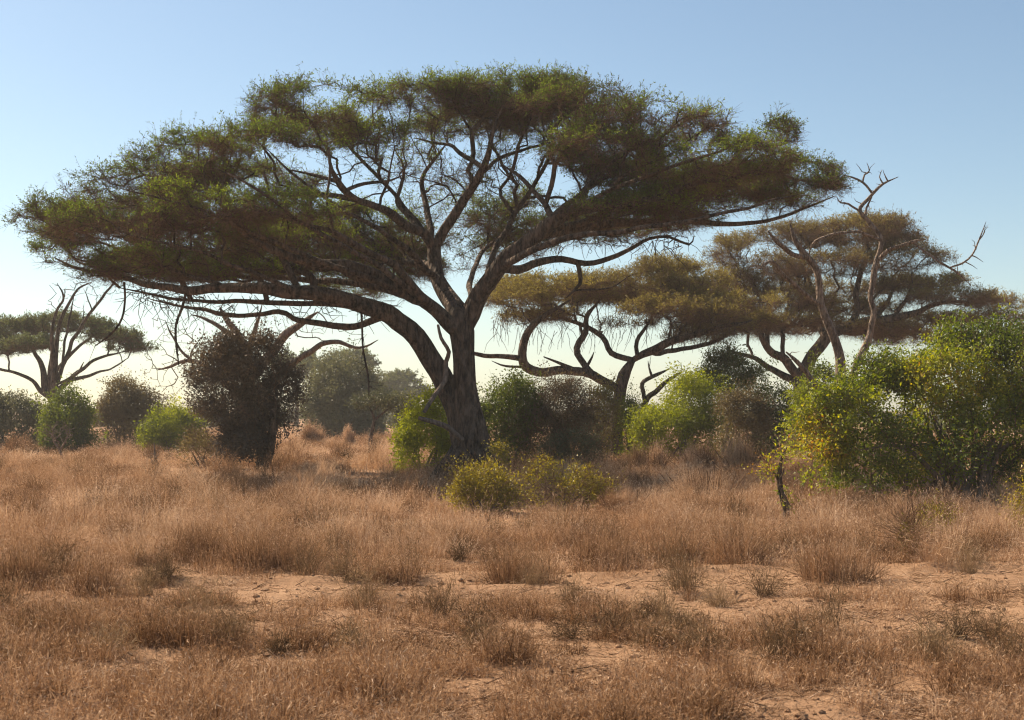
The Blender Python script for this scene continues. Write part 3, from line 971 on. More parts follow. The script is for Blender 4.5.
    # dead hanging and broken pieces, still on the tree
    for nm, mat, pts in [
        ('broken_branch', BARK_MID, [(462, 440, -0.55, 7), (455, 434, -0.7, 7), (447, 427, -0.9, 6.5), (433, 422, -1.1, 6), (419, 418, -1.3, 4.5)]),
        ('climbing_stem', BARK_MID, [(424, 412, -1.2, 4), (434, 396, -0.9, 5), (445, 380, -0.5, 5.5), (446, 362, -0.4, 5), (449, 352, -0.5, 4.5), (441, 338, -0.6, 4), (438, 325, -0.5, 3)]),
        ('hanging_branch', BARK, [(186, 292, -0.9, 4.5), (182, 308, -0.9, 4), (176, 324, -0.9, 3.5), (176, 342, -0.9, 3.2), (179, 366, -0.9, 1.5)]),
        ('hanging_branch', BARK, [(361, 306, -0.7, 4), (362, 325, -0.7, 3.2), (363, 349, -0.7, 3), (368, 376, -0.7, 3), (369, 396, -0.7, 1.2)]),
        ('hanging_branch', BARK, [(124, 282, 0, 3.5), (125, 298, 0, 3), (122, 318, 0, 3), (112, 333, 0, 3), (95, 346, 0, 1.6)]),
    ]:
        c = np.array([list(P(p[0], p[1], D + p[2])) + [0.5 * p[3] * (D + p[2]) / FPX] for p in pts])
        q = catmull(c, 0.12)
        mb = MB()
        add_tube(mb, q[:, :3], q[:, 3] * (0.72 if nm == 'hanging_branch' else 0.9), lump=0.12, sides=7)
        if nm == 'hanging_branch':
            n = 14
            k = rng.integers(2, len(q), n)
            d = norm(rdir(n) + [0, 0, -0.6])
            v, f = sticks(q[k, :3], q[k, :3] + d * U(0.1, 0.5, (n, 1)), 0.009, 0.004, 4)
            mb.add(v, f)
        mb.build(nm, mat, root)


main_acacia()


def acacia_two():
    D = 50.0
    root = thing('umbrella_acacia', 'brownish acacia with low crooked limbs seen to the right of the main trunk', 'acacia tree', P(616, 458, D))
    sk = Skel()
    L = lambda *a, **k: sk.limb(a, D, **k)
    L((614, 460, 0, 18), (617, 420, 0, 14), (620, 391, 0, 12), (624, 375, 0, 12), (633, 360, 0, 11), name='trunk')
    L((633, 361, 0, 9), (653, 349, -0.3, 8.5), (680, 340, -0.6, 7), (718, 330, -1, 5), (752, 320, -1.2, 3), name='limb')
    L((650, 352, 0, 6), (678, 351, 0.8, 5), (715, 340, 1.5, 4), (745, 325, 2, 2.5), name='limb')
    L((620, 388, 0, 9), (594, 374, -0.2, 9), (569, 371, -0.4, 9), (540, 371, -0.6, 9), (524, 362, -0.8, 9), (523, 345, -0.9, 8), (532, 325, -1, 6.5), (550, 312, -1, 4.5), (570, 300, -1, 3), name='limb')
    L((524, 357, -0.8, 6), (503, 355, -0.9, 5), (480, 355, -1, 4.5), (462, 350, -1, 3), name='branch')
    L((524, 368, -0.8, 3), (507, 366, -0.9, 2.6), (492, 361, -1, 1.4), name='branch')
    L((594, 373, -0.2, 7), (577, 354, 0.2, 6.5), (586, 334, 0.4, 6), (587, 318, 0.5, 5), (600, 300, 0.6, 3), name='limb')
    L((578, 369, -0.3, 4), (558, 362, -0.5, 3.6), (544, 357, -0.6, 2.6), name='broken_stub')
    L((589, 366, 0, 3.5), (592, 357, 0, 2.5), (594, 352, 0, 1.5), name='broken_stub')
    L((630, 360, 0, 7), (612, 352, 0.3, 6), (604, 337, 0.5, 5.5), (580, 324, 0.7, 4), (556, 317, 0.9, 2.5), name='limb')
    L((640, 356, 0, 5), (636, 342, 0.2, 4.5), (645, 328, 0.4, 3.5), (655, 312, 0.5, 2.5), name='branch')
    pads = [(545, 290, -0.5, 55, 0.50, 0.8), (520, 302, -1.5, 42, 0.42, 0.9), (640, 288, 0.2, 62, 0.75, 0.8), (690, 283, 1.5, 48, 0.75, 0.9), (600, 302, 1.0, 35, 0.35, 1.0),
            (700, 315, -1.2, 50, 0.50, 0.8), (660, 310, -2, 45, 0.42, 0.8), (745, 306, 0, 40, 0.45, 0.9), (575, 296, 2.5, 45, 0.45, 0.9), (715, 330, 0.3, 46, 0.4, 0.9), (668, 302, 1.0, 60, 0.6, 0.9), (510, 290, 1.0, 40, 0.4, 1), (640, 308, 2.0, 40, 0.5, 1), (700, 338, 1.2, 38, 0.3, 1, 0.8, 0.8), (752, 322, 1.0, 36, 0.4, 1), (558, 317, 1, 50, 0.3, 0.9, 0.7, 0.8), (618, 322, 1.5, 42, 0.3, 1, 0.7, 0.8), (522, 320, 0.5, 32, 0.3, 1, 0.7, 0.8), (600, 284, 0.5, 40, 0.4, 1), (665, 268, 0.5, 40, 0.4, 1)]
    hang = []
    for _ in range(190):
        p = P(rng.choice([U(490, 560), U(560, 640), U(640, 740)]), U(300, 334), D + U(-2, 2))
        pts = [p]
        d = norm(np.array([U(-0.5, 0.5), U(-0.5, 0.5), -1.0]))
        for s in range(4):
            d = norm(d + rng.normal(size=3) * 0.3 + [0, 0, -0.2])
            pts.append(pts[-1] + d * U(0.1, 0.3))
        hang.append((np.array(pts), np.linspace(0.011, 0.006, 5)))
    acacia(root, sk, pads, D, 15, LEAF_OLIVE, 16, 9, leaf_sz=(0.062, 0.024), gap=0.30, tip=0.007, leaf_top=0.36, droop=0.05, growfrom=3.5, twig_len=(0.2, 0.5), nscale=0.7, twigmat=TWIG_DRY, hang=hang)


acacia_two()


def acacia_three():
    D = 56.0
    root = thing('umbrella_acacia', 'broad brown acacia standing behind the pale dead tree', 'acacia tree', P(803, 454, D))
    sk = Skel()
    L = lambda *a, **k: sk.limb(a, D, **k)
    L((802, 456, 0, 22), (802, 410, 0, 17), (802, 378, 0, 15), (809, 358, 0, 13), name='trunk')
    L((803, 372, 0, 13), (812, 354, 0, 12), (826, 338, 0, 12), (855, 326, -0.3, 10), (893, 316, -0.6, 8), (918, 312, -0.8, 6), (945, 302, -1, 4), (985, 302, -1, 2.5), name='limb')
    L((800, 380, 0, 10), (785, 360, -0.3, 9), (767, 347, -0.6, 7), (756, 325, -0.9, 5), (740, 300, -1, 3), name='limb')
    L((799, 388, 0, 9), (780, 373, 0.6, 7), (757, 360, 1, 5), (728, 350, 1.3, 3), name='limb')
    L((848, 329, -0.2, 8), (857, 310, 0, 6.5), (856, 293, 0, 6), (862, 270, 0.2, 4.5), (868, 250, 0.3, 3), name='limb')
    L((824, 340, 0, 7), (818, 318, 0.8, 5), (812, 290, 1.2, 4), (800, 265, 1.5, 3), name='limb')
    L((896, 316, -0.6, 5), (905, 300, -0.3, 4), (912, 285, 0, 3), name='branch')
    L((876, 322, -0.4, 5), (888, 302, 0.6, 4), (895, 282, 1, 3), name='branch')
    L((764, 346, -0.5, 5), (768, 320, 0.2, 4), (775, 290, 0.5, 3), name='branch')
    pads = [(850, 236, 0, 72, 0.65, 0.8), (795, 240, 1, 58, 0.70, 0.8), (735, 256, 0.5, 46, 0.80, 0.9), (905, 262, -0.5, 50, 0.70, 0.9), (880, 246, 1.5, 50, 0.5, 1.0), (765, 270, -1.5, 52, 0.6, 0.9),
            (955, 300, -0.8, 60, 0.40, 0.8), (1000, 305, 0.5, 30, 0.30, 1.0), (850, 310, 1.5, 60, 0.40, 0.8), (775, 304, -0.8, 62, 0.50, 0.8), (725, 320, 1, 50, 0.50, 0.9), (930, 285, 1.0, 45, 0.45, 0.9),
            (835, 330, 2.5, 55, 0.4, 0.8), (800, 322, -1.5, 40, 0.35, 0.9), (905, 340, 2.5, 45, 0.4, 0.9),
            (760, 286, 1, 60, 0.6, 0.8), (830, 268, -1, 60, 0.6, 0.8), (895, 288, 1.2, 45, 0.5, 0.9), (840, 292, 2.2, 66, 0.5, 0.8, 0.7, 0.7), (722, 288, -0.5, 46, 0.7, 0.9), (870, 226, 0.6, 50, 0.4, 0.9), (1005, 318, 0.2, 30, 0.3, 1), (940, 322, 1.5, 50, 0.35, 0.9), (755, 330, 1.0, 45, 0.4, 0.9), (875, 330, 0.5, 50, 0.35, 0.9)]
    acacia(root, sk, pads, D, 14, LEAF_OLIVE, 15, 8, leaf_sz=(0.062, 0.024), gap=0.32, tip=0.0075, leaf_top=0.08, growfrom=3.5, twig_len=(0.2, 0.5), nscale=0.7, twigmat=TWIG_DRY)


acacia_three()


def acacia_left():
    D = 76.0
    root = thing('umbrella_acacia', 'flat topped green acacia at the left edge far behind the bushes', 'acacia tree', P(52, 442, D))
    sk = Skel()
    L = lambda *a, **k: sk.limb(a, D, **k)
    L((54, 443, 0, 13), (54, 415, 0, 11), (54, 392, 0, 10), (52, 372, 0, 8), (55, 350, 0, 6), (58, 330, 0, 3), name='trunk')
    L((54, 402, 0, 7), (45, 390, 0, 7), (42, 370, 0, 5.5), (36, 354, 0, 4), (28, 340, 0, 2), name='limb')
    L((50, 400, 0, 5), (42, 393, 0, 5), (33, 380, -0.5, 4), (13, 371, -1, 3), (-8, 366, -1, 2.5), (-25, 350, -1, 1.5), name='limb')
    L((57, 392, 0, 5), (66, 384, 0.3, 5), (78, 371, 0.5, 4), (100, 358, 0.8, 3), (122, 352, 1, 2), name='limb')
    L((58, 396, 0, 4), (70, 381, 0, 4), (89, 375, 0, 3), (108, 370, 0, 2), (128, 358, 0, 1.5), name='limb')
    L((56, 375, 0, 4.5), (66, 360, 0, 4), (80, 345, -0.5, 3), (95, 335, -1, 2), name='limb')
    pads = [(62, 326, 0, 55, 0.6, 0.9), (15, 330, 1, 42, 0.6, 1), (102, 338, 0, 42, 0.6, 0.9), (135, 349, 0.5, 22, 0.3, 1), (40, 345, -1.5, 45, 0.4, 0.9), (-15, 340, 0, 30, 0.5, 1), (75, 348, 1.5, 40, 0.4, 0.9), (5, 352, -1, 25, 0.3, 1)]
    acacia(root, sk, pads, D, 11, LEAF_FAR, 12, 7, leaf_sz=(0.10, 0.045), gap=0.30, tip=0.010, leaf_top=0.6, growfrom=3.0, twig_len=(0.2, 0.5), nscale=0.6)


acacia_left()


def far_acacia(label, D, base, trunk_w, pads):
    root = thing('umbrella_acacia', label, 'acacia tree', P(base, HY + CAMH * FPX / D, D), 'hazy acacias far beyond the plain')
    sk = Skel()
    top = np.mean([p[1] for p in pads])
    sk.limb([(base, HY + CAMH * FPX / D + 1, 0, trunk_w), (base + 1, HY, 0, trunk_w * 0.8), (base, top + 18, 0, trunk_w * 0.6), (base, top, 0, trunk_w * 0.3)], D, name='trunk')
    acacia(root, sk, pads, D, 2.2, LEAF_FAR, 14, 9, leaf_sz=(0.24, 0.12), gap=0.2, tip=0.02, leaf_top=0.8, growfrom=1.5, twig_len=(0.3, 0.9), nscale=0.4)


far_acacia('pale hazy acacia crown far behind the right side of the dark bush', 150, 296, 5, [(296, 364, 0, 24, 1.3, 0.9), (285, 372, 2, 18, 1.2, 0.9), (308, 374, -2, 18, 1.3, 0.9)])
far_acacia('hazy low dome of an acacia showing just over the grey green tree', 165, 350, 5, [(350, 358, 0, 22, 0.9, 0.9), (340, 368, 1, 24, 1.0, 0.9), (364, 366, -1, 16, 1.0, 0.9)])
far_acacia('palest acacia in the haze left of the main trunk', 175, 398, 5, [(398, 382, 0, 24, 1.2, 0.9), (390, 392, 2, 26, 1.3, 0.9), (412, 394, -2, 20, 1.2, 0.9), (380, 400, 0, 22, 1.2, 0.9)])


# ------------------------------------------------------------------ bare trees
def bare_tree(root, limbs, D, mat, twigs=(), targets=None, tip=0.006, extra=0, tl=(0.15, 0.6), wmul=1.0):
    sk = Skel()
    for i, l in enumerate(limbs):
        sk.limb(l, D, step=0.12, name='trunk' if i == 0 else 'branch', gnarl=0.018, wmul=wmul)
    for nm, q in sk.limbs:
        mb = MB()
        add_tube(mb, q[:, :3], q[:, 3], lump=0.16)
        mb.build(nm, mat, root)
    if targets is not None:
        tubes, dirs, cnt, rad = sk.grow(targets, bf=0.25, tip=tip, wob=0.16, from_path=1.0)
        mb = MB()
        for pts, rr in tubes:
            add_tube(mb, pts, rr)
        mb.build('twigs', mat, root)
    if extra:
        mb = MB()
        P0 = np.vstack([q[len(q) // 2:] for nm, q in sk.limbs])
        for _ in range(extra):
            k = rng.integers(0, len(P0))
            pts = [P0[k, :3]]
            d = norm(rng.normal(size=3) + [0, 0, 0.5])
            st = U(*tl) / 3
            for s in range(3):
                d = norm(d + rng.normal(size=3) * 0.45)
                pts.append(pts[-1] + d * st)
            add_tube(mb, np.array(pts), np.array([1, 0.75, 0.55, 0.3]) * min(0.016, P0[k, 3] * 0.6), sides=4)
        mb.build('snapped_twigs', mat, root)
    return sk


def ell(px, py, rx, ry, D, n, rd=1.0):
    q = ellip_points(n, 0.0)
    s = D / FPX
    return P(px, py, D) + q * [rx * s, rx * s * rd, ry * s]


D = 40.0
root = thing('dead_tree', 'bare pale dead tree with two crooked stems rising behind the big thicket', 'dead tree', P(842, HY + CAMH * FPX / D, D))
bare_tree(root, [
    [(838, 473, 0, 20), (839, 430, 0, 16), (840, 396, 0, 14), (840, 362, 0, 13), (834, 337, 0, 12), (821, 305, 0, 9.5), (819, 284, 0, 9), (816, 270, 0, 8.5), (805, 254, 0, 8), (795, 240, 0, 6.5), (790, 223, 0, 4.5)],
    [(842, 430, 0.1, 12), (850, 392, 0.2, 11), (860, 358, 0.3, 10), (869, 338, 0.4, 9), (873, 316, 0.4, 8), (871, 294, 0.4, 7.5), (875, 268, 0.4, 7.5), (880, 250, 0.4, 7), (879, 236, 0.4, 6.5), (869, 221, 0.4, 6), (859, 210, 0.4, 5.5), (868, 200, 0.4, 4.5), (880, 187, 0.4, 3.8), (898, 177, 0.4, 1.8)],
    [(821, 305, 0, 6), (807, 295, -0.3, 6.5), (785, 276, -0.6, 5.5), (773, 262, -0.8, 5), (758, 269, -1, 2.5)],
    [(807, 258, 0, 7), (790, 254, -0.3, 6.5), (780, 244, -0.5, 6), (768, 231, -0.7, 4)],
    [(838, 440, -0.4, 8), (822, 396, -0.5, 7), (802, 366, -0.6, 6.5), (786, 352, -0.7, 4)],
    [(880, 240, 0.4, 4), (868, 235, 0.1, 3.4), (852, 232, -0.2, 3.5), (833, 235, -0.4, 3.8), (815, 241, -0.5, 4), (809, 253, -0.4, 3)],
    [(876, 264, 0.4, 5.5), (887, 250, 0.2, 6), (898, 246, 0.1, 5.5), (912, 242, 0, 5), (926, 239, 0, 2.5)],
    [(913, 242, 0, 3.5), (929, 255, 0, 3.6), (950, 267, 0, 3), (971, 285, 0, 1.6)],
    [(951, 267, 0, 2.6), (961, 263, 0, 2.6), (971, 255, 0, 2.4), (979, 240, 0, 2.2), (986, 222, 0, 1.3)],
    [(980, 240, 0, 1.8), (985, 232, 0, 1.3), (985, 225, 0, 0.9)],
    [(971, 256, 0, 1.8), (977, 258, 0, 1.5), (983, 262, 0, 0.9)],
    [(965, 261, 0, 1.6), (972, 266, 0, 1.3), (977, 269, 0, 0.8)],
    [(867, 219, 0.4, 3.6), (866, 208, 0.4, 3.2), (872, 197, 0.4, 2.8)],
    [(860, 210, 0.4, 3.2), (848, 204, 0.4, 3), (840, 203, 0.4, 2.6), (837, 197, 0.4, 1.4)],
    [(873, 194, 0.4, 3.6), (863, 183, 0.4, 3.2), (852, 178, 0.4, 2.4), (839, 174, 0.4, 1.2)],
    [(864, 184, 0.4, 2.8), (865, 174, 0.4, 2.6), (869, 170, 0.4, 2.2), (867, 163, 0.4, 1.5)],
    [(884, 184, 0.4, 2.6), (880, 177, 0.4, 2), (882, 170, 0.4, 1.5)],
    [(886, 183, 0.4, 2.2), (885, 176, 0.4, 2), (883, 170, 0.4, 1)],
], D, BARK_PALE, extra=60, tl=(0.10, 0.5), wmul=0.76)

D = 62.0
root = thing('bare_tree', 'thin dark leafless tree in front of the flat topped acacia at the left', 'bare tree', P(56, HY + CAMH * FPX / D, D))
bare_tree(root, [
    [(58, 450, 0, 10), (57, 412, 0, 9), (55, 384, 0, 8), (56, 349, 0, 6.5), (60, 322, 0, 5), (68, 305, 0, 4), (78, 289, 0, 3), (92, 282, 0, 1.8)],
    [(55, 386, 0, 6), (52, 349, -0.2, 5.5), (55, 313, -0.3, 4), (64, 298, -0.3, 3), (57, 283, -0.3, 1.6)],
    [(57, 386, 0, 7), (64, 364, 0.2, 6), (73, 340, 0.3, 5.5), (91, 313, 0.4, 4.5), (107, 291, 0.5, 3.5), (118, 275, 0.5, 2)],
    [(60, 365, 0, 4), (65, 340, 0.4, 3.5), (70, 315, 0.6, 2.5), (74, 296, 0.7, 1.5)],
    [(93, 310, 0.4, 2.2), (88, 298, 0.4, 1.8), (84, 290, 0.4, 1)],
    [(66, 388, 0, 4), (76, 374, 0, 3.5), (84, 362, 0, 2)],
    [(82, 326, 0.4, 2), (84, 312, 0.5, 1.3), (83, 304, 0.5, 0.8)],
], D, BARK, wmul=0.72, extra=50, targets=np.vstack([ell(90, 290, 35, 14, D, 40), ell(60, 300, 16, 22, D, 20)]), tip=0.010)

D = 47.0
root = thing('bare_tree', 'leafless grey tree with spreading twigs rising out of the dark brown bush', 'bare tree', P(242, HY + CAMH * FPX / D, D))
bare_tree(root, [
    [(242, 463, 0, 15), (244, 420, 0, 13), (247, 388, 0, 12), (246, 360, 0, 10), (240, 338, 0, 8), (228, 322, 0, 6), (220, 308, 0, 4)],
    [(247, 384, 0, 10), (262, 364, -0.2, 10), (276, 348, -0.3, 9), (287, 334, -0.4, 8), (300, 325, -0.5, 6), (318, 312, -0.5, 3)],
    [(254, 392, 0, 7), (280, 374, -0.6, 6.5), (302, 357, -0.9, 6), (322, 345, -1, 5.5), (341, 343, -1.1, 4.5), (360, 348, -1.2, 3), (378, 340, -1.2, 1.6)],
    [(241, 340, 0, 6), (226, 331, 0.2, 5), (212, 322, 0.3, 4), (193, 315, 0.4, 2.5)],
    [(245, 358, 0, 6), (252, 336, 0.4, 5), (258, 318, 0.5, 3.5), (262, 305, 0.5, 2)],
    [(243, 400, 0, 6), (215, 372, -0.4, 5), (190, 360, -0.6, 4), (172, 366, -0.6, 3), (157, 370, -0.6, 2)],
    [(192, 361, -0.6, 3), (180, 350, -0.7, 2.6), (172, 334, -0.7, 2), (165, 320, -0.7, 1.2)],
], D, BARK_MID, targets=np.vstack([ell(168, 350, 30, 42, D, 95), ell(200, 330, 30, 22, D, 40), ell(300, 325, 45, 16, D, 40), ell(172, 395, 16, 18, D, 14), ell(345, 335, 30, 10, D, 20)]), tip=0.0085)

D = 46.0
root = thing('bare_shrub', 'small leafless grey shrub with a short bent trunk near the left edge', 'shrub', P(62, HY + CAMH * FPX / D, D))
bare_tree(root, [[(63, 464, 0, 3.5), (60, 450, 0, 3), (54, 442, 0, 2.5), (50, 432, 0, 1.5)], [(60, 450, 0, 2.4), (66, 440, 0, 2), (70, 430, 0, 1.2)]],
          D, BARK_MID, targets=ell(56, 432, 19, 12, D, 150), tip=0.007)

D = 40.0
root = thing('withered_plant', 'small withered stem sticking up from the grass left of the dark bush', 'dead plant', P(156, HY + CAMH * FPX / D, D))
bare_tree(root, [[(156, 473, 0, 4.5), (156, 465, 0, 4), (155, 455, 0, 3), (154, 443, 0, 1.5)], [(156, 466, 0, 2), (150, 458, 0, 1)], [(156, 470, 0, 2), (162, 460, 0, 1)]],
          D, BARK_PALE, targets=ell(155, 462, 8, 13, D, 160), tip=0.005)

D = 46.5
root = thing('dead_log', 'curved dead limb resting in the bright green bush right of the crooked acacia', 'dead wood', P(640, 450, D))
bare_tree(root, [[(636, 455, 0, 6), (645, 404, 0, 5.5), (656, 392, 0, 5), (667, 381, 0, 4.5), (682, 372, 0, 3)],
                 [(645, 404, 0, 4), (643, 393, 0, 4.5), (642, 384, 0, 4.5), (652, 377, 0, 4), (669, 369, 0, 2)],
                 [(651, 378, 0, 3), (649, 368, 0, 2.2), (648, 361, 0, 1.2)]], D, BARK, extra=6)


# ------------------------------------------------------------------ bushes
def bush(name, label, cat, D, lobes, leaf, leaf_sz=0.05, dens=1.0, twig=TWIG, tone=0.5, trunk=None, base=None, shell=0.45, cl_r=0.16, clump=26,
         stems=5, cut=None, group=None, hollow=None, twiggy=0.0, tone_noise=0.9, up=0.2, gaps=0.28):
    """lobes: (px, py, rx px, ry px, depth offset, depth ratio)"""
    bx = base if base is not None else np.mean([l[0] for l in lobes])
    gx = (bx - 512) * D / FPX
    loc = np.array([gx, D, gz(gx, D)])
    root = thing(name, label, cat, loc, group)
    C = []
    for (px, py, rx, ry, dd, rd) in lobes:
        s = (D + dd) / FPX
        c = P(px, py, D + dd)
        R = np.array([rx * s, rx * s * rd, ry * s])
        area = 4 * math.pi * ((R[0] * R[1]) ** 1.6 / 3 + (R[0] * R[2]) ** 1.6 / 3 + (R[1] * R[2]) ** 1.6 / 3) ** (1 / 1.6)
        n = max(18, int(dens * area * 2.7 / (cl_r ** 2 * 3.2)))
        d = rdir(n)
        d[:, 2] = np.where(d[:, 2] < -0.55, -d[:, 2], d[:, 2])
        lump = 0.60 + 0.66 * noise3(d * 2.3 + c, 1.0) + 0.55 * (noise3(d * 5.5 + c, 1.0) - 0.5)
        r = (shell + (1 - shell) * rng.random(n) ** 0.5) * lump
        p = c + d * r[:, None] * R
        C.append(p)
        if trunk is None and cut is None:            # skirt of foliage down to the ground
            n2 = int(n * 0.55)
            a = U(0, 2 * math.pi, n2)
            q = U(0.55, 1.0, n2) ** 0.5 * 0.92
            p2 = np.stack([c[0] + np.cos(a) * q * R[0], c[1] + np.sin(a) * q * R[1], np.zeros(n2)], 1)
            g = ground_z(p2[:, 0], p2[:, 1])
            p2[:, 2] = g + 0.05 + (c[2] - g) * rng.random(n2)
            if c[2] - R[2] < g.mean() + 1.5:
                C.append(p2)
    C = np.vstack(C)
    C = C[C[:, 2] > ground_z(C[:, 0], C[:, 1]) + 0.04]
    C = C[(noise3(C, 0.36 / cl_r) > gaps) & (noise3(C + 31.7, 0.13 / cl_r) > gaps - 0.10)]
    mid = np.mean(C, 0)                                  # loose sprigs beyond the outline
    sp = C[rng.integers(0, len(C), max(6, len(C) // 22))]
    sp = sp[(sp[:, 2] > mid[2] * 0.6)]
    C = np.vstack([C, sp + norm(sp - mid) * U(0.9, 2.2, (len(sp), 1)) * cl_r * 1.2 + [0, 0, cl_r * 0.6]])
    if cut is not None:
        C = C[cut(C)]
    # stems
    sk = Skel()
    zc = np.mean(C[:, 2])
    if trunk is None:
        for i in range(stems):
            a = U(0, 2 * math.pi)
            w = np.ptp(C[:, 0]) * 0.10
            x0, y0 = gx + math.cos(a) * w, D + math.sin(a) * w
            tgt = C[rng.integers(0, len(C))]
            z0 = gz(x0, y0) - 0.03
            r0 = 0.012 + 0.012 * (zc + 0.5)
            mid = np.array([x0 * 0.6 + tgt[0] * 0.4, y0 * 0.6 + tgt[1] * 0.4, z0 + (zc - z0) * 0.55])
            e = mid * 0.55 + tgt * 0.45
            sk.limb3(np.array([[x0, y0, z0, r0 * 1.4], [*mid, r0], [*e, r0 * 0.5]]), name='stem', attach=False)
    else:
        for i, l in enumerate(trunk):
            sk.limb(l, D, name='trunk' if i == 0 else 'stem')
    T = C if len(C) < 1500 else C[rng.permutation(len(C))[:1500]]
    tubes, dirs, cnt, rad = sk.grow(T, bf=0.3, tip=0.004, expo=2.4, wob=0.16, rmax=0.05)
    mbs = MB()
    for nm, q in sk.limbs:
        mb = MB()
        add_tube(mb, q[:, :3], q[:, 3], lump=0.12)
        mb.build(nm, BARK_MID if trunk is None else BARK, root)
    for pts, rr in tubes:
        add_tube(mbs, pts, rr, tone=U(0.2, 0.9))
    if twiggy:
        n = int(len(C) * twiggy)
        k = rng.integers(0, len(C), n)
        cc = np.mean(C, 0)
        d = norm(rdir(n) + norm(C[k] - cc) * 0.8 + [0, 0, 0.3])
        L = U(0.15, 0.5, n)[:, None]
        w = max(0.003, 0.11 * D / FPX)
        v, f = sticks(C[k], C[k] + d * L, w, w * 0.5, 3)
        mbs.add(v, f, rep(U(0, 1, n), 6))
    mbs.build('twigs', twig, root)
    # leaves
    n = len(C)
    m = n * clump
    k = np.repeat(np.arange(n), clump)
    off = rng.normal(size=(m, 3)) * cl_r * 0.62
    p = C[k] + off
    ok = p[:, 2] > ground_z(p[:, 0], p[:, 1]) + 0.01
    p, off, k = p[ok], off[ok], k[ok]
    m = len(p)
    cc = np.mean(C, 0)
    d = norm(rdir(m) + norm(off + 1e-6) * 0.6 + [0, 0, up - 0.25])
    sz = leaf_sz * U(0.45, 1.2, m) * (0.8 + 0.5 * rng.random(n)[k])
    lv, lf = leaf_quads(p, d, sz, sz * U(0.4, 0.6, m), nbias=np.array([[0, 0, 0.7]]))
    t = np.clip(tone + tone_noise * (noise3(C, 0.9)[k] - 0.5) + U(-0.22, 0.22, n)[k] + U(-0.16, 0.16, m), 0, 1)
    mb = MB()
    mb.add(lv, lf, rep(t, 4))
    mb.build('foliage', leaf, root)
    return root


# big thicket on the right
def thicket_cut(C):
    s = C[:, 1] / FPX
    px = C[:, 0] / s + 512
    zlow = 0.12 + 0.40 * (noise2(C[:, 0], C[:, 1], 0.9, 77) - 0.5)
    lo = np.clip((px - 800) / 70, 0, 1) * zlow
    thin = (px > 850) & (C[:, 2] < 1.75 + 0.9 * (noise2(C[:, 0], C[:, 1], 0.8, 78) - 0.5)) & (rng.random(len(C)) < 0.5)
    return (C[:, 2] > lo) & ~thin


bush('thicket', 'big dense green thicket of leafy climbers filling the right edge', 'bush', 26.0, [
    (925, 415, 75, 75, 0, 0.9), (985, 386, 80, 58, 0.6, 0.9), (1000, 350, 46, 26, 0.8, 1.0), (850, 420, 50, 48, -0.3, 1.0), (815, 438, 34, 40, -0.5, 1.0), (1040, 385, 85, 68, 0.3, 0.9),
    (1010, 440, 100, 52, -0.2, 0.8), (900, 455, 85, 42, -0.2, 0.8), (945, 350, 30, 28, 0.5, 1.0), (1075, 430, 70, 60, 0, 0.9), (890, 385, 36, 30, 0.2, 1),
    (830, 468, 34, 30, -0.3, 1), (880, 478, 55, 26, 0.3, 0.9), (960, 475, 80, 30, 0.4, 0.7), (1040, 470, 70, 34, 0.2, 0.8)],
    LEAF_BIG, leaf_sz=0.072, dens=0.95, cl_r=0.135, clump=22, stems=26, cut=thicket_cut, twig=TWIG_DRY, twiggy=0.9, tone=0.41, tone_noise=1.3, shell=0.5, gaps=0.37)

bush('bush', 'dark brown small leaved bush tree left of the main trunk', 'bush', 41.0, [
    (242, 388, 40, 46, 0, 1.0), (218, 372, 26, 34, 0, 1.0), (262, 352, 26, 22, 0, 1), (284, 382, 20, 22, 0, 1), (246, 430, 33, 28, 0, 1.0), (194, 384, 13, 20, 0.3, 1), (297, 398, 12, 18, 0, 1), (268, 415, 28, 36, 0.3, 1.0), (232, 348, 20, 18, 0, 1), (233, 442, 19, 17, -0.2, 1), (252, 442, 26, 20, -0.4, 1), (205, 400, 22, 30, 0, 1), (236, 454, 26, 12, -0.3, 1), (240, 410, 44, 30, 0, 1)],
    LEAF_DARK, leaf_sz=0.08, dens=0.9, gaps=0.235, cl_r=0.17, clump=26, trunk=[[(262, 472, 0, 12), (262, 440, 0, 10), (255, 405, 0, 8), (250, 370, 0, 4)], [(232, 472, 0, 8), (228, 430, 0, 7), (222, 390, 0, 4)], [(271, 470, -0.3, 9), (272, 440, -0.3, 8), (276, 400, -0.3, 4)]], shell=0.3, twiggy=0.8)

bush('bush', 'grey green bush at the left edge under the flat topped acacia', 'bush', 66.0, [(16, 415, 28, 20, 0, 1), (-12, 412, 24, 22, 0, 1), (38, 420, 14, 13, 0, 1)], LEAF_GREY, leaf_sz=0.12, cl_r=0.24, clump=26, twiggy=0.6)
bush('bush', 'round dark green bush beneath the thin leafless tree at the left', 'bush', 57.0, [(68, 412, 25, 24, 0, 1.0), (62, 425, 22, 18, 0, 1), (70, 438, 26, 13, 0, 1)], LEAF_GREEN, leaf_sz=0.11, cl_r=0.22, clump=30, tone=0.25)
bush('bush', 'tall brownish olive bush between the round dark bush and the lime bush', 'bush', 64.0, [(124, 404, 22, 28, 0, 1), (142, 410, 24, 22, 0.5, 1), (108, 414, 14, 18, 0, 1)], LEAF_BROWNISH, leaf_sz=0.11, cl_r=0.24, clump=30, twiggy=0.5)
bush('bush', 'bright lime green bush left of the dark brown bush', 'bush', 60.0, [(172, 425, 26, 18, 0, 1), (188, 428, 16, 14, 0.3, 1), (150, 431, 12, 9, 0, 1), (172, 438, 28, 10, 0, 1)], LEAF_BRIGHT, leaf_sz=0.10, cl_r=0.2, clump=30, tone=0.8)
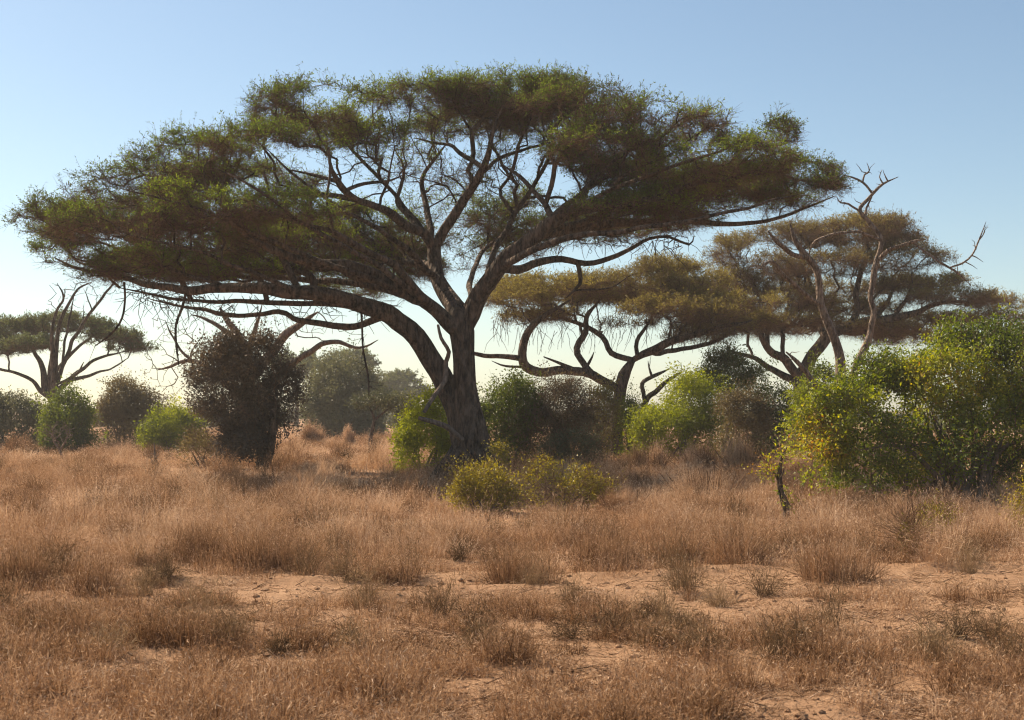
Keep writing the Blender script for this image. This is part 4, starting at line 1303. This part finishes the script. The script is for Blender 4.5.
bush('shrub', 'low brown twiggy shrub at the left foot of the dark brown bush', 'shrub', 41.5, [(196, 444, 18, 14, 0, 1), (214, 448, 9, 12, 0, 1)], LEAF_BROWNISH, leaf_sz=0.06, cl_r=0.16, clump=16, twiggy=1.5, tone=0.6)
bush('bush', 'grey green bushy tree in the haze between the dark bush and main trunk', 'bush', 88.0, [(345, 392, 32, 32, 0, 1), (325, 400, 24, 34, 0, 1), (365, 398, 22, 28, 1, 1), (352, 418, 34, 20, 0, 1)], LEAF_GREY, leaf_sz=0.17, cl_r=0.36, clump=30)
bush('small_tree', 'small dark tree with thin leaning trunk and flat crown left of the bright bush', 'small tree', 60.0, [(380, 402, 20, 8, 0, 1), (400, 405, 22, 9, 0.5, 1), (408, 420, 16, 14, 1, 1), (362, 404, 10, 6, 0, 1)], LEAF_GREY, leaf_sz=0.10, cl_r=0.22, clump=24, tone=0.3,
     trunk=[[(370, 452, 0, 4.5), (371, 434, 0, 4), (374, 420, 0, 3.2), (370, 408, 0, 2.5)], [(374, 420, 0, 2.5), (388, 410, 0, 2), (402, 406, 0, 1.2)]])
bush('bush', 'bright green bush behind the left foot of the main trunk', 'bush', 38.0, [(424, 430, 26, 30, 0, 0.9), (436, 408, 16, 20, 0.3, 1), (410, 440, 16, 24, -0.2, 1), (448, 440, 20, 26, 0.5, 1)], LEAF_BRIGHT, leaf_sz=0.075, cl_r=0.17, clump=30, tone=0.85)
bush('bush', 'dark green bush rising behind the right side of the main trunk', 'bush', 41.5, [(505, 412, 26, 40, 0, 1), (490, 430, 24, 34, -0.2, 1), (520, 400, 20, 26, 0.3, 1)], LEAF_GREEN, leaf_sz=0.075, cl_r=0.18, clump=26, tone=0.22, twiggy=0.6)
bush('bush', 'large grey brown twiggy bush right of the main trunk', 'bush', 42.5, [(552, 415, 40, 36, 0, 1), (580, 428, 28, 30, -0.2, 1), (535, 430, 34, 30, -0.3, 1), (570, 395, 20, 16, 0, 1)], LEAF_BROWNISH, leaf_sz=0.065, cl_r=0.18, clump=20, tone=0.15, twiggy=3.0, twig=TWIG)
bush('shrub', 'low grey green shrub in front of the large grey brown bush', 'shrub', 38.5, [(572, 447, 26, 17, 0, 1), (552, 452, 16, 12, 0, 1)], LEAF_GREY, leaf_sz=0.06, cl_r=0.15, clump=22, tone=0.4, twiggy=1.0)
bush('bush', 'pale yellow green bush at the foot of the crooked acacia', 'bush', 47.0, [(604, 405, 15, 20, 0, 1), (596, 425, 18, 22, 0, 1), (588, 398, 10, 12, 0.3, 1)], LEAF_YELLOW, leaf_sz=0.08, cl_r=0.17, clump=24, tone=0.10, twiggy=0.8)
bush('bush', 'small green bush between the pale bush and the bright round bush', 'bush', 48.0, [(629, 412, 12, 16, 0, 1), (634, 428, 14, 16, 0, 1)], LEAF_BRIGHT, leaf_sz=0.08, cl_r=0.18, clump=26, tone=0.4)
bush('bush', 'bright green spreading bush right of the crooked acacia', 'bush', 44.5, [(665, 424, 36, 22, 0, 1), (690, 400, 30, 30, 0.5, 1), (700, 425, 22, 22, 0.2, 1), (648, 428, 16, 16, -0.2, 1)], LEAF_BRIGHT, leaf_sz=0.08, cl_r=0.19, clump=28, tone=0.78)
bush('bush', 'tall dark green bush behind the bright spreading bush', 'bush', 51.0, [(728, 372, 30, 26, 0, 1), (745, 392, 26, 26, 0, 1), (712, 384, 20, 24, 0, 1)], LEAF_GREEN, leaf_sz=0.09, cl_r=0.2, clump=28, tone=0.12)
bush('bush', 'round brownish olive bush beside the bright spreading bush', 'bush', 42.0, [(740, 412, 26, 24, 0, 1), (752, 420, 20, 20, 0, 1)], LEAF_BROWNISH, leaf_sz=0.07, cl_r=0.16, clump=28, tone=0.25)
bush('bush', 'green bush between the round olive bush and the big thicket', 'bush', 47.0, [(782, 408, 16, 22, 0, 1), (796, 420, 16, 24, 0, 1), (768, 425, 14, 16, 0, 1)], LEAF_GREEN, leaf_sz=0.085, cl_r=0.18, clump=26, tone=0.35)
bush('bush', 'green leafy bush behind the foot of the pale dead tree', 'bush', 43.5, [(822, 385, 16, 22, 0, 1), (810, 405, 18, 26, 0, 1), (850, 400, 20, 22, 0, 1)], LEAF_BRIGHT, leaf_sz=0.08, cl_r=0.17, clump=26, tone=0.4)
bush('shrub', 'rounded yellow green shrub in the grass below the main trunk', 'shrub', 24.5, [(482, 486, 28, 21, 0, 1), (500, 490, 22, 18, 0.2, 1), (468, 492, 16, 14, 0, 1)], LEAF_YELLOW, leaf_sz=0.045, cl_r=0.11, clump=26, tone=0.35, twiggy=0.8, twig=TWIG_DRY)
bush('shrub', 'loose yellow green shrub mixed with dry grass right of the rounded one', 'shrub', 25.5, [(546, 476, 24, 17, 0, 1), (580, 482, 24, 19, -0.2, 1), (600, 490, 15, 13, 0, 1)], LEAF_YELLOW, leaf_sz=0.045, cl_r=0.12, clump=17, tone=0.45, dens=1.0, gaps=0.2, twiggy=2.0, twig=TWIG_DRY)
bush('shrub', 'tiny yellow green shrub at the right foot of the main trunk', 'shrub', 31.0, [(498, 455, 10, 12, 0, 1)], LEAF_YELLOW, leaf_sz=0.055, cl_r=0.13, clump=24, tone=0.3)
bush('shrub', 'small upright olive shrub in front of the big thicket', 'shrub', 19.0, [(936, 518, 17, 22, 0, 1), (930, 536, 20, 18, 0, 1)], LEAF_YELLOW, leaf_sz=0.038, cl_r=0.09, clump=14, tone=0.15, twiggy=2.5, twig=TWIG_DRY)
bush('shrub', 'thin low seedling left of the small upright olive shrub', 'shrub', 16.4, [(908, 535, 9, 18, 0, 1), (910, 550, 6, 10, 0, 1)], LEAF_YELLOW, leaf_sz=0.03, cl_r=0.06, clump=7, tone=0.1, twiggy=3, twig=TWIG_DRY, stems=3)
bush('shrub', 'yellow leaved shrub cut off by the right edge below the thicket', 'shrub', 20.5, [(1024, 490, 14, 26, 0, 1), (1032, 510, 18, 20, 0, 1)], LEAF_YELLOW, leaf_sz=0.045, cl_r=0.1, clump=18, tone=0.45, twiggy=1.0, twig=TWIG_DRY)

# dry shrubs
def dry_mound(px, py, rx, ry, D, lab):
    x, sc = (px - 512) * D / FPX, D / FPX
    z0 = gz(x, D)
    t = thing('dry_brush', lab, 'dry brush', (x, D, z0), 'mounds of dry brush')
    R = rx * sc
    H = max(0.5, P(px, py - ry, D)[2] - z0)
    mb = MB()
    k = int(5 * R * R) + 3
    a, q = U(0, 2 * math.pi, k), np.sqrt(rng.random(k)) * 0.7
    domes(mb, x + np.cos(a) * q * R, D + np.sin(a) * q * R * 0.8, np.full(k, R * 0.6), H * np.sqrt(1.02 - 0.7 * q ** 2) * U(0.85, 1.05, k), 420, tone0=0.52)
    mb.build('blades', GRASS, t)
    n = int(70 * R)
    a, q = U(0, 2 * math.pi, n), np.sqrt(rng.random(n)) * 0.6
    p0 = np.stack([x + np.cos(a) * R * q, D + np.sin(a) * R * q * 0.8, np.full(n, z0 - 0.02)], 1)
    p1 = p0 + norm(np.stack([np.cos(a) * q, np.sin(a) * q, np.full(n, 0.8)], 1) + rng.normal(size=(n, 3)) * 0.25) * (H * U(0.5, 0.95, n))[:, None]
    mb = MB()
    v, f = sticks(p0, p1, 0.008, 0.004, 4)
    mb.add(v, f, rep(U(0, 0.4, n), 8))
    mb.build('stems', TWIG_DRY, t)


for (px, py, rx, ry, D, lab) in [
    (648, 446, 24, 15, 39, 'dry tan hummock of brush below the bright spreading bush'),
    (742, 442, 24, 18, 37, 'dry tan brush below the round brownish olive bush'),
    (700, 448, 30, 13, 38.5, 'wide low dry brush between the two tan brush clumps'),
    (706, 482, 42, 24, 27, 'large domed mound of fine dry brush left of the vine stem'),
    (622, 500, 30, 16, 24.5, 'dry fluffy mound of brush right of the loose yellow shrub'),
    (312, 430, 16, 12, 70, 'grey brown dry brush right of the dark brown bush'),
    (352, 432, 12, 9, 68, 'pale dry brush left of the small leaning trunk'),
    (16, 446, 22, 14, 50, 'dark dry brush at the left edge below the grey green bush')]:
    dry_mound(px, py, rx, ry, float(D), lab)

# thin vine-wrapped stem
D = 22.0
sk_root = bush('vine_stem', 'thin twisted stem with a few vine leaves standing left of the big thicket', 'small tree', D,
               [(778, 462, 13, 12, 0, 1), (770, 474, 10, 8, 0, 1), (790, 450, 14, 10, 0, 1), (784, 500, 9, 12, 0, 1)], LEAF_BIG, leaf_sz=0.06, cl_r=0.10, clump=7, tone=0.75, dens=0.6, twiggy=1.0, twig=TWIG_DRY,
               trunk=[[(786, 523, 0, 7), (785, 508, 0, 6.5), (781, 492, 0, 6), (780, 475, 0, 4.5), (782, 458, 0, 3), (788, 446, 0, 2)], [(783, 521, -0.05, 4), (789, 505, -0.1, 3.5), (778, 488, -0.1, 3), (784, 470, -0.1, 2.5)], [(781, 480, 0, 2.5), (773, 470, 0, 1.8), (768, 462, 0, 1)]])


# far scrub that reads as one mass
def far_scrub():
    mb = MB()
    rows = [(110, 26, 1.6), (150, 34, 2.2), (210, 44, 2.8), (300, 60, 3.4)]
    for D, n, h in rows:
        for i in range(n):
            x = U(-0.46, 0.46) * D * 1.2
            d = D * U(0.92, 1.08)
            r = np.array([U(1.0, 2.4), U(1.0, 2.0), U(0.5, 1.0)]) * h * 0.7
            m = 420
            q = rdir(m)
            q[:, 2] = np.abs(q[:, 2]) if True else q[:, 2]
            lump = 0.7 + 0.6 * noise3(q * 1.8 + [x, d, 0], 1.0)
            p = np.array([x, d, 0.1]) + q * r * (U(0.6, 1, m) * lump)[:, None]
            s = 0.0019 * d * U(0.7, 1.6, m)
            lv, lf = leaf_quads(p, rdir(m), s * 1.5, s, nbias=np.array([[0, 0, 0.6]]))
            mb.add(lv, lf, rep(np.clip(U(0, 1) * 0.7 + U(0, 0.3, m), 0, 1), 4))
    mb.build('far_scrub', LEAF_GREY, kind='stuff', label='distant grey green scrub along the horizon', category='scrub')


far_scrub()


# ------------------------------------------------------------------ haze
def haze():
    x0, x1, y0, y1, z0, z1 = -260, 260, -12, 420, -2.0, 14.0
    v = [(x0, y0, z0), (x1, y0, z0), (x1, y1, z0), (x0, y1, z0), (x0, y0, z1), (x1, y0, z1), (x1, y1, z1), (x0, y1, z1)]
    f = np.array([[0, 3, 2, 1], [4, 5, 6, 7], [0, 1, 5, 4], [1, 2, 6, 5], [2, 3, 7, 6], [3, 0, 4, 7]])
    m, nd, ln = new_mat('haze_air')
    vol = nd.new('ShaderNodeVolumePrincipled')
    vol.inputs['Color'].default_value = (0.95, 0.93, 0.90, 1)
    vol.inputs['Density'].default_value = HAZE
    vol.inputs['Anisotropy'].default_value = 0.1
    o = nd.new('ShaderNodeOutputMaterial')
    ln.new(vol.outputs[0], o.inputs['Volume'])
    mb = MB()
    mb.add(v, f)
    mb.build('haze', m, smooth=False, kind='stuff', label='thin dusty haze over the plain', category='haze')


HAZE = 0.0006
if HAZE > 0:
    haze()

# ------------------------------------------------------------------ light, sky, camera
w = bpy.data.worlds.new('World')
scene.world = w
w.use_nodes = True
nd, ln = w.node_tree.nodes, w.node_tree.links
nd.clear()
sky = nd.new('ShaderNodeTexSky')
sky.sky_type = 'NISHITA'
sky.sun_disc = False
sky.sun_elevation = SUN_EL
sky.sun_rotation = SUN_ROT
sky.altitude = 1100
sky.air_density = 1.0
sky.dust_density = 1.6
sky.ozone_density = 1.2
bg = nd.new('ShaderNodeBackground')
bg.inputs['Strength'].default_value = 0.071
ow = nd.new('ShaderNodeOutputWorld')
wb = nd.new('ShaderNodeMix')
wb.data_type, wb.blend_type = 'RGBA', 'MULTIPLY'
wb.inputs[0].default_value = 1.0
wb.inputs[7].default_value = (0.945, 0.955, 0.885, 1)
sa = nd.new('ShaderNodeHueSaturation')
sa.inputs['Saturation'].default_value = 1.0
ln.new(sky.outputs[0], sa.inputs['Color'])
ln.new(sa.outputs[0], wb.inputs[6])
ln.new(wb.outputs[2], bg.inputs[0])
ln.new(bg.outputs[0], ow.inputs[0])

sd = Vector((math.sin(SUN_ROT) * math.cos(SUN_EL), math.cos(SUN_ROT) * math.cos(SUN_EL), math.sin(SUN_EL)))
sl = bpy.data.lights.new('sun', 'SUN')
sl.energy = 5.0
sl.angle = math.radians(0.6)
sl.color = (1.0, 0.83, 0.62)
so = bpy.data.objects.new('sun', sl)
COL.objects.link(so)
so.location = (-30, 20, 40)
so.rotation_euler = (-sd).to_track_quat('-Z', 'Y').to_euler()

cam = bpy.data.cameras.new('camera')
cam.sensor_width = 36
cam.sensor_fit = 'HORIZONTAL'
cam.lens = 36 * FPX / 1024
cam.shift_y = (HY - 360) / 1024
cam.clip_end = 6000
cam.dof.use_dof = True
cam.dof.focus_distance = 18
cam.dof.aperture_fstop = 4.0
co = bpy.data.objects.new('camera', cam)
COL.objects.link(co)
co.location = (0, 0, CAMH)
co.rotation_euler = (math.radians(90), 0, 0)
scene.camera = co

scene.view_settings.view_transform = 'Standard'
scene.view_settings.look = 'None'
scene.view_settings.gamma = 1
scene.view_settings.exposure = 1.1
scene.cycles.max_bounces = 5
scene.cycles.diffuse_bounces = 3
scene.cycles.transmission_bounces = 3
scene.cycles.volume_bounces = 0
scene.cycles.use_adaptive_sampling = False
scene.cycles.pixel_filter_type = 'BLACKMAN_HARRIS'
scene.cycles.filter_width = 1.1
scene.cycles.use_denoising = True
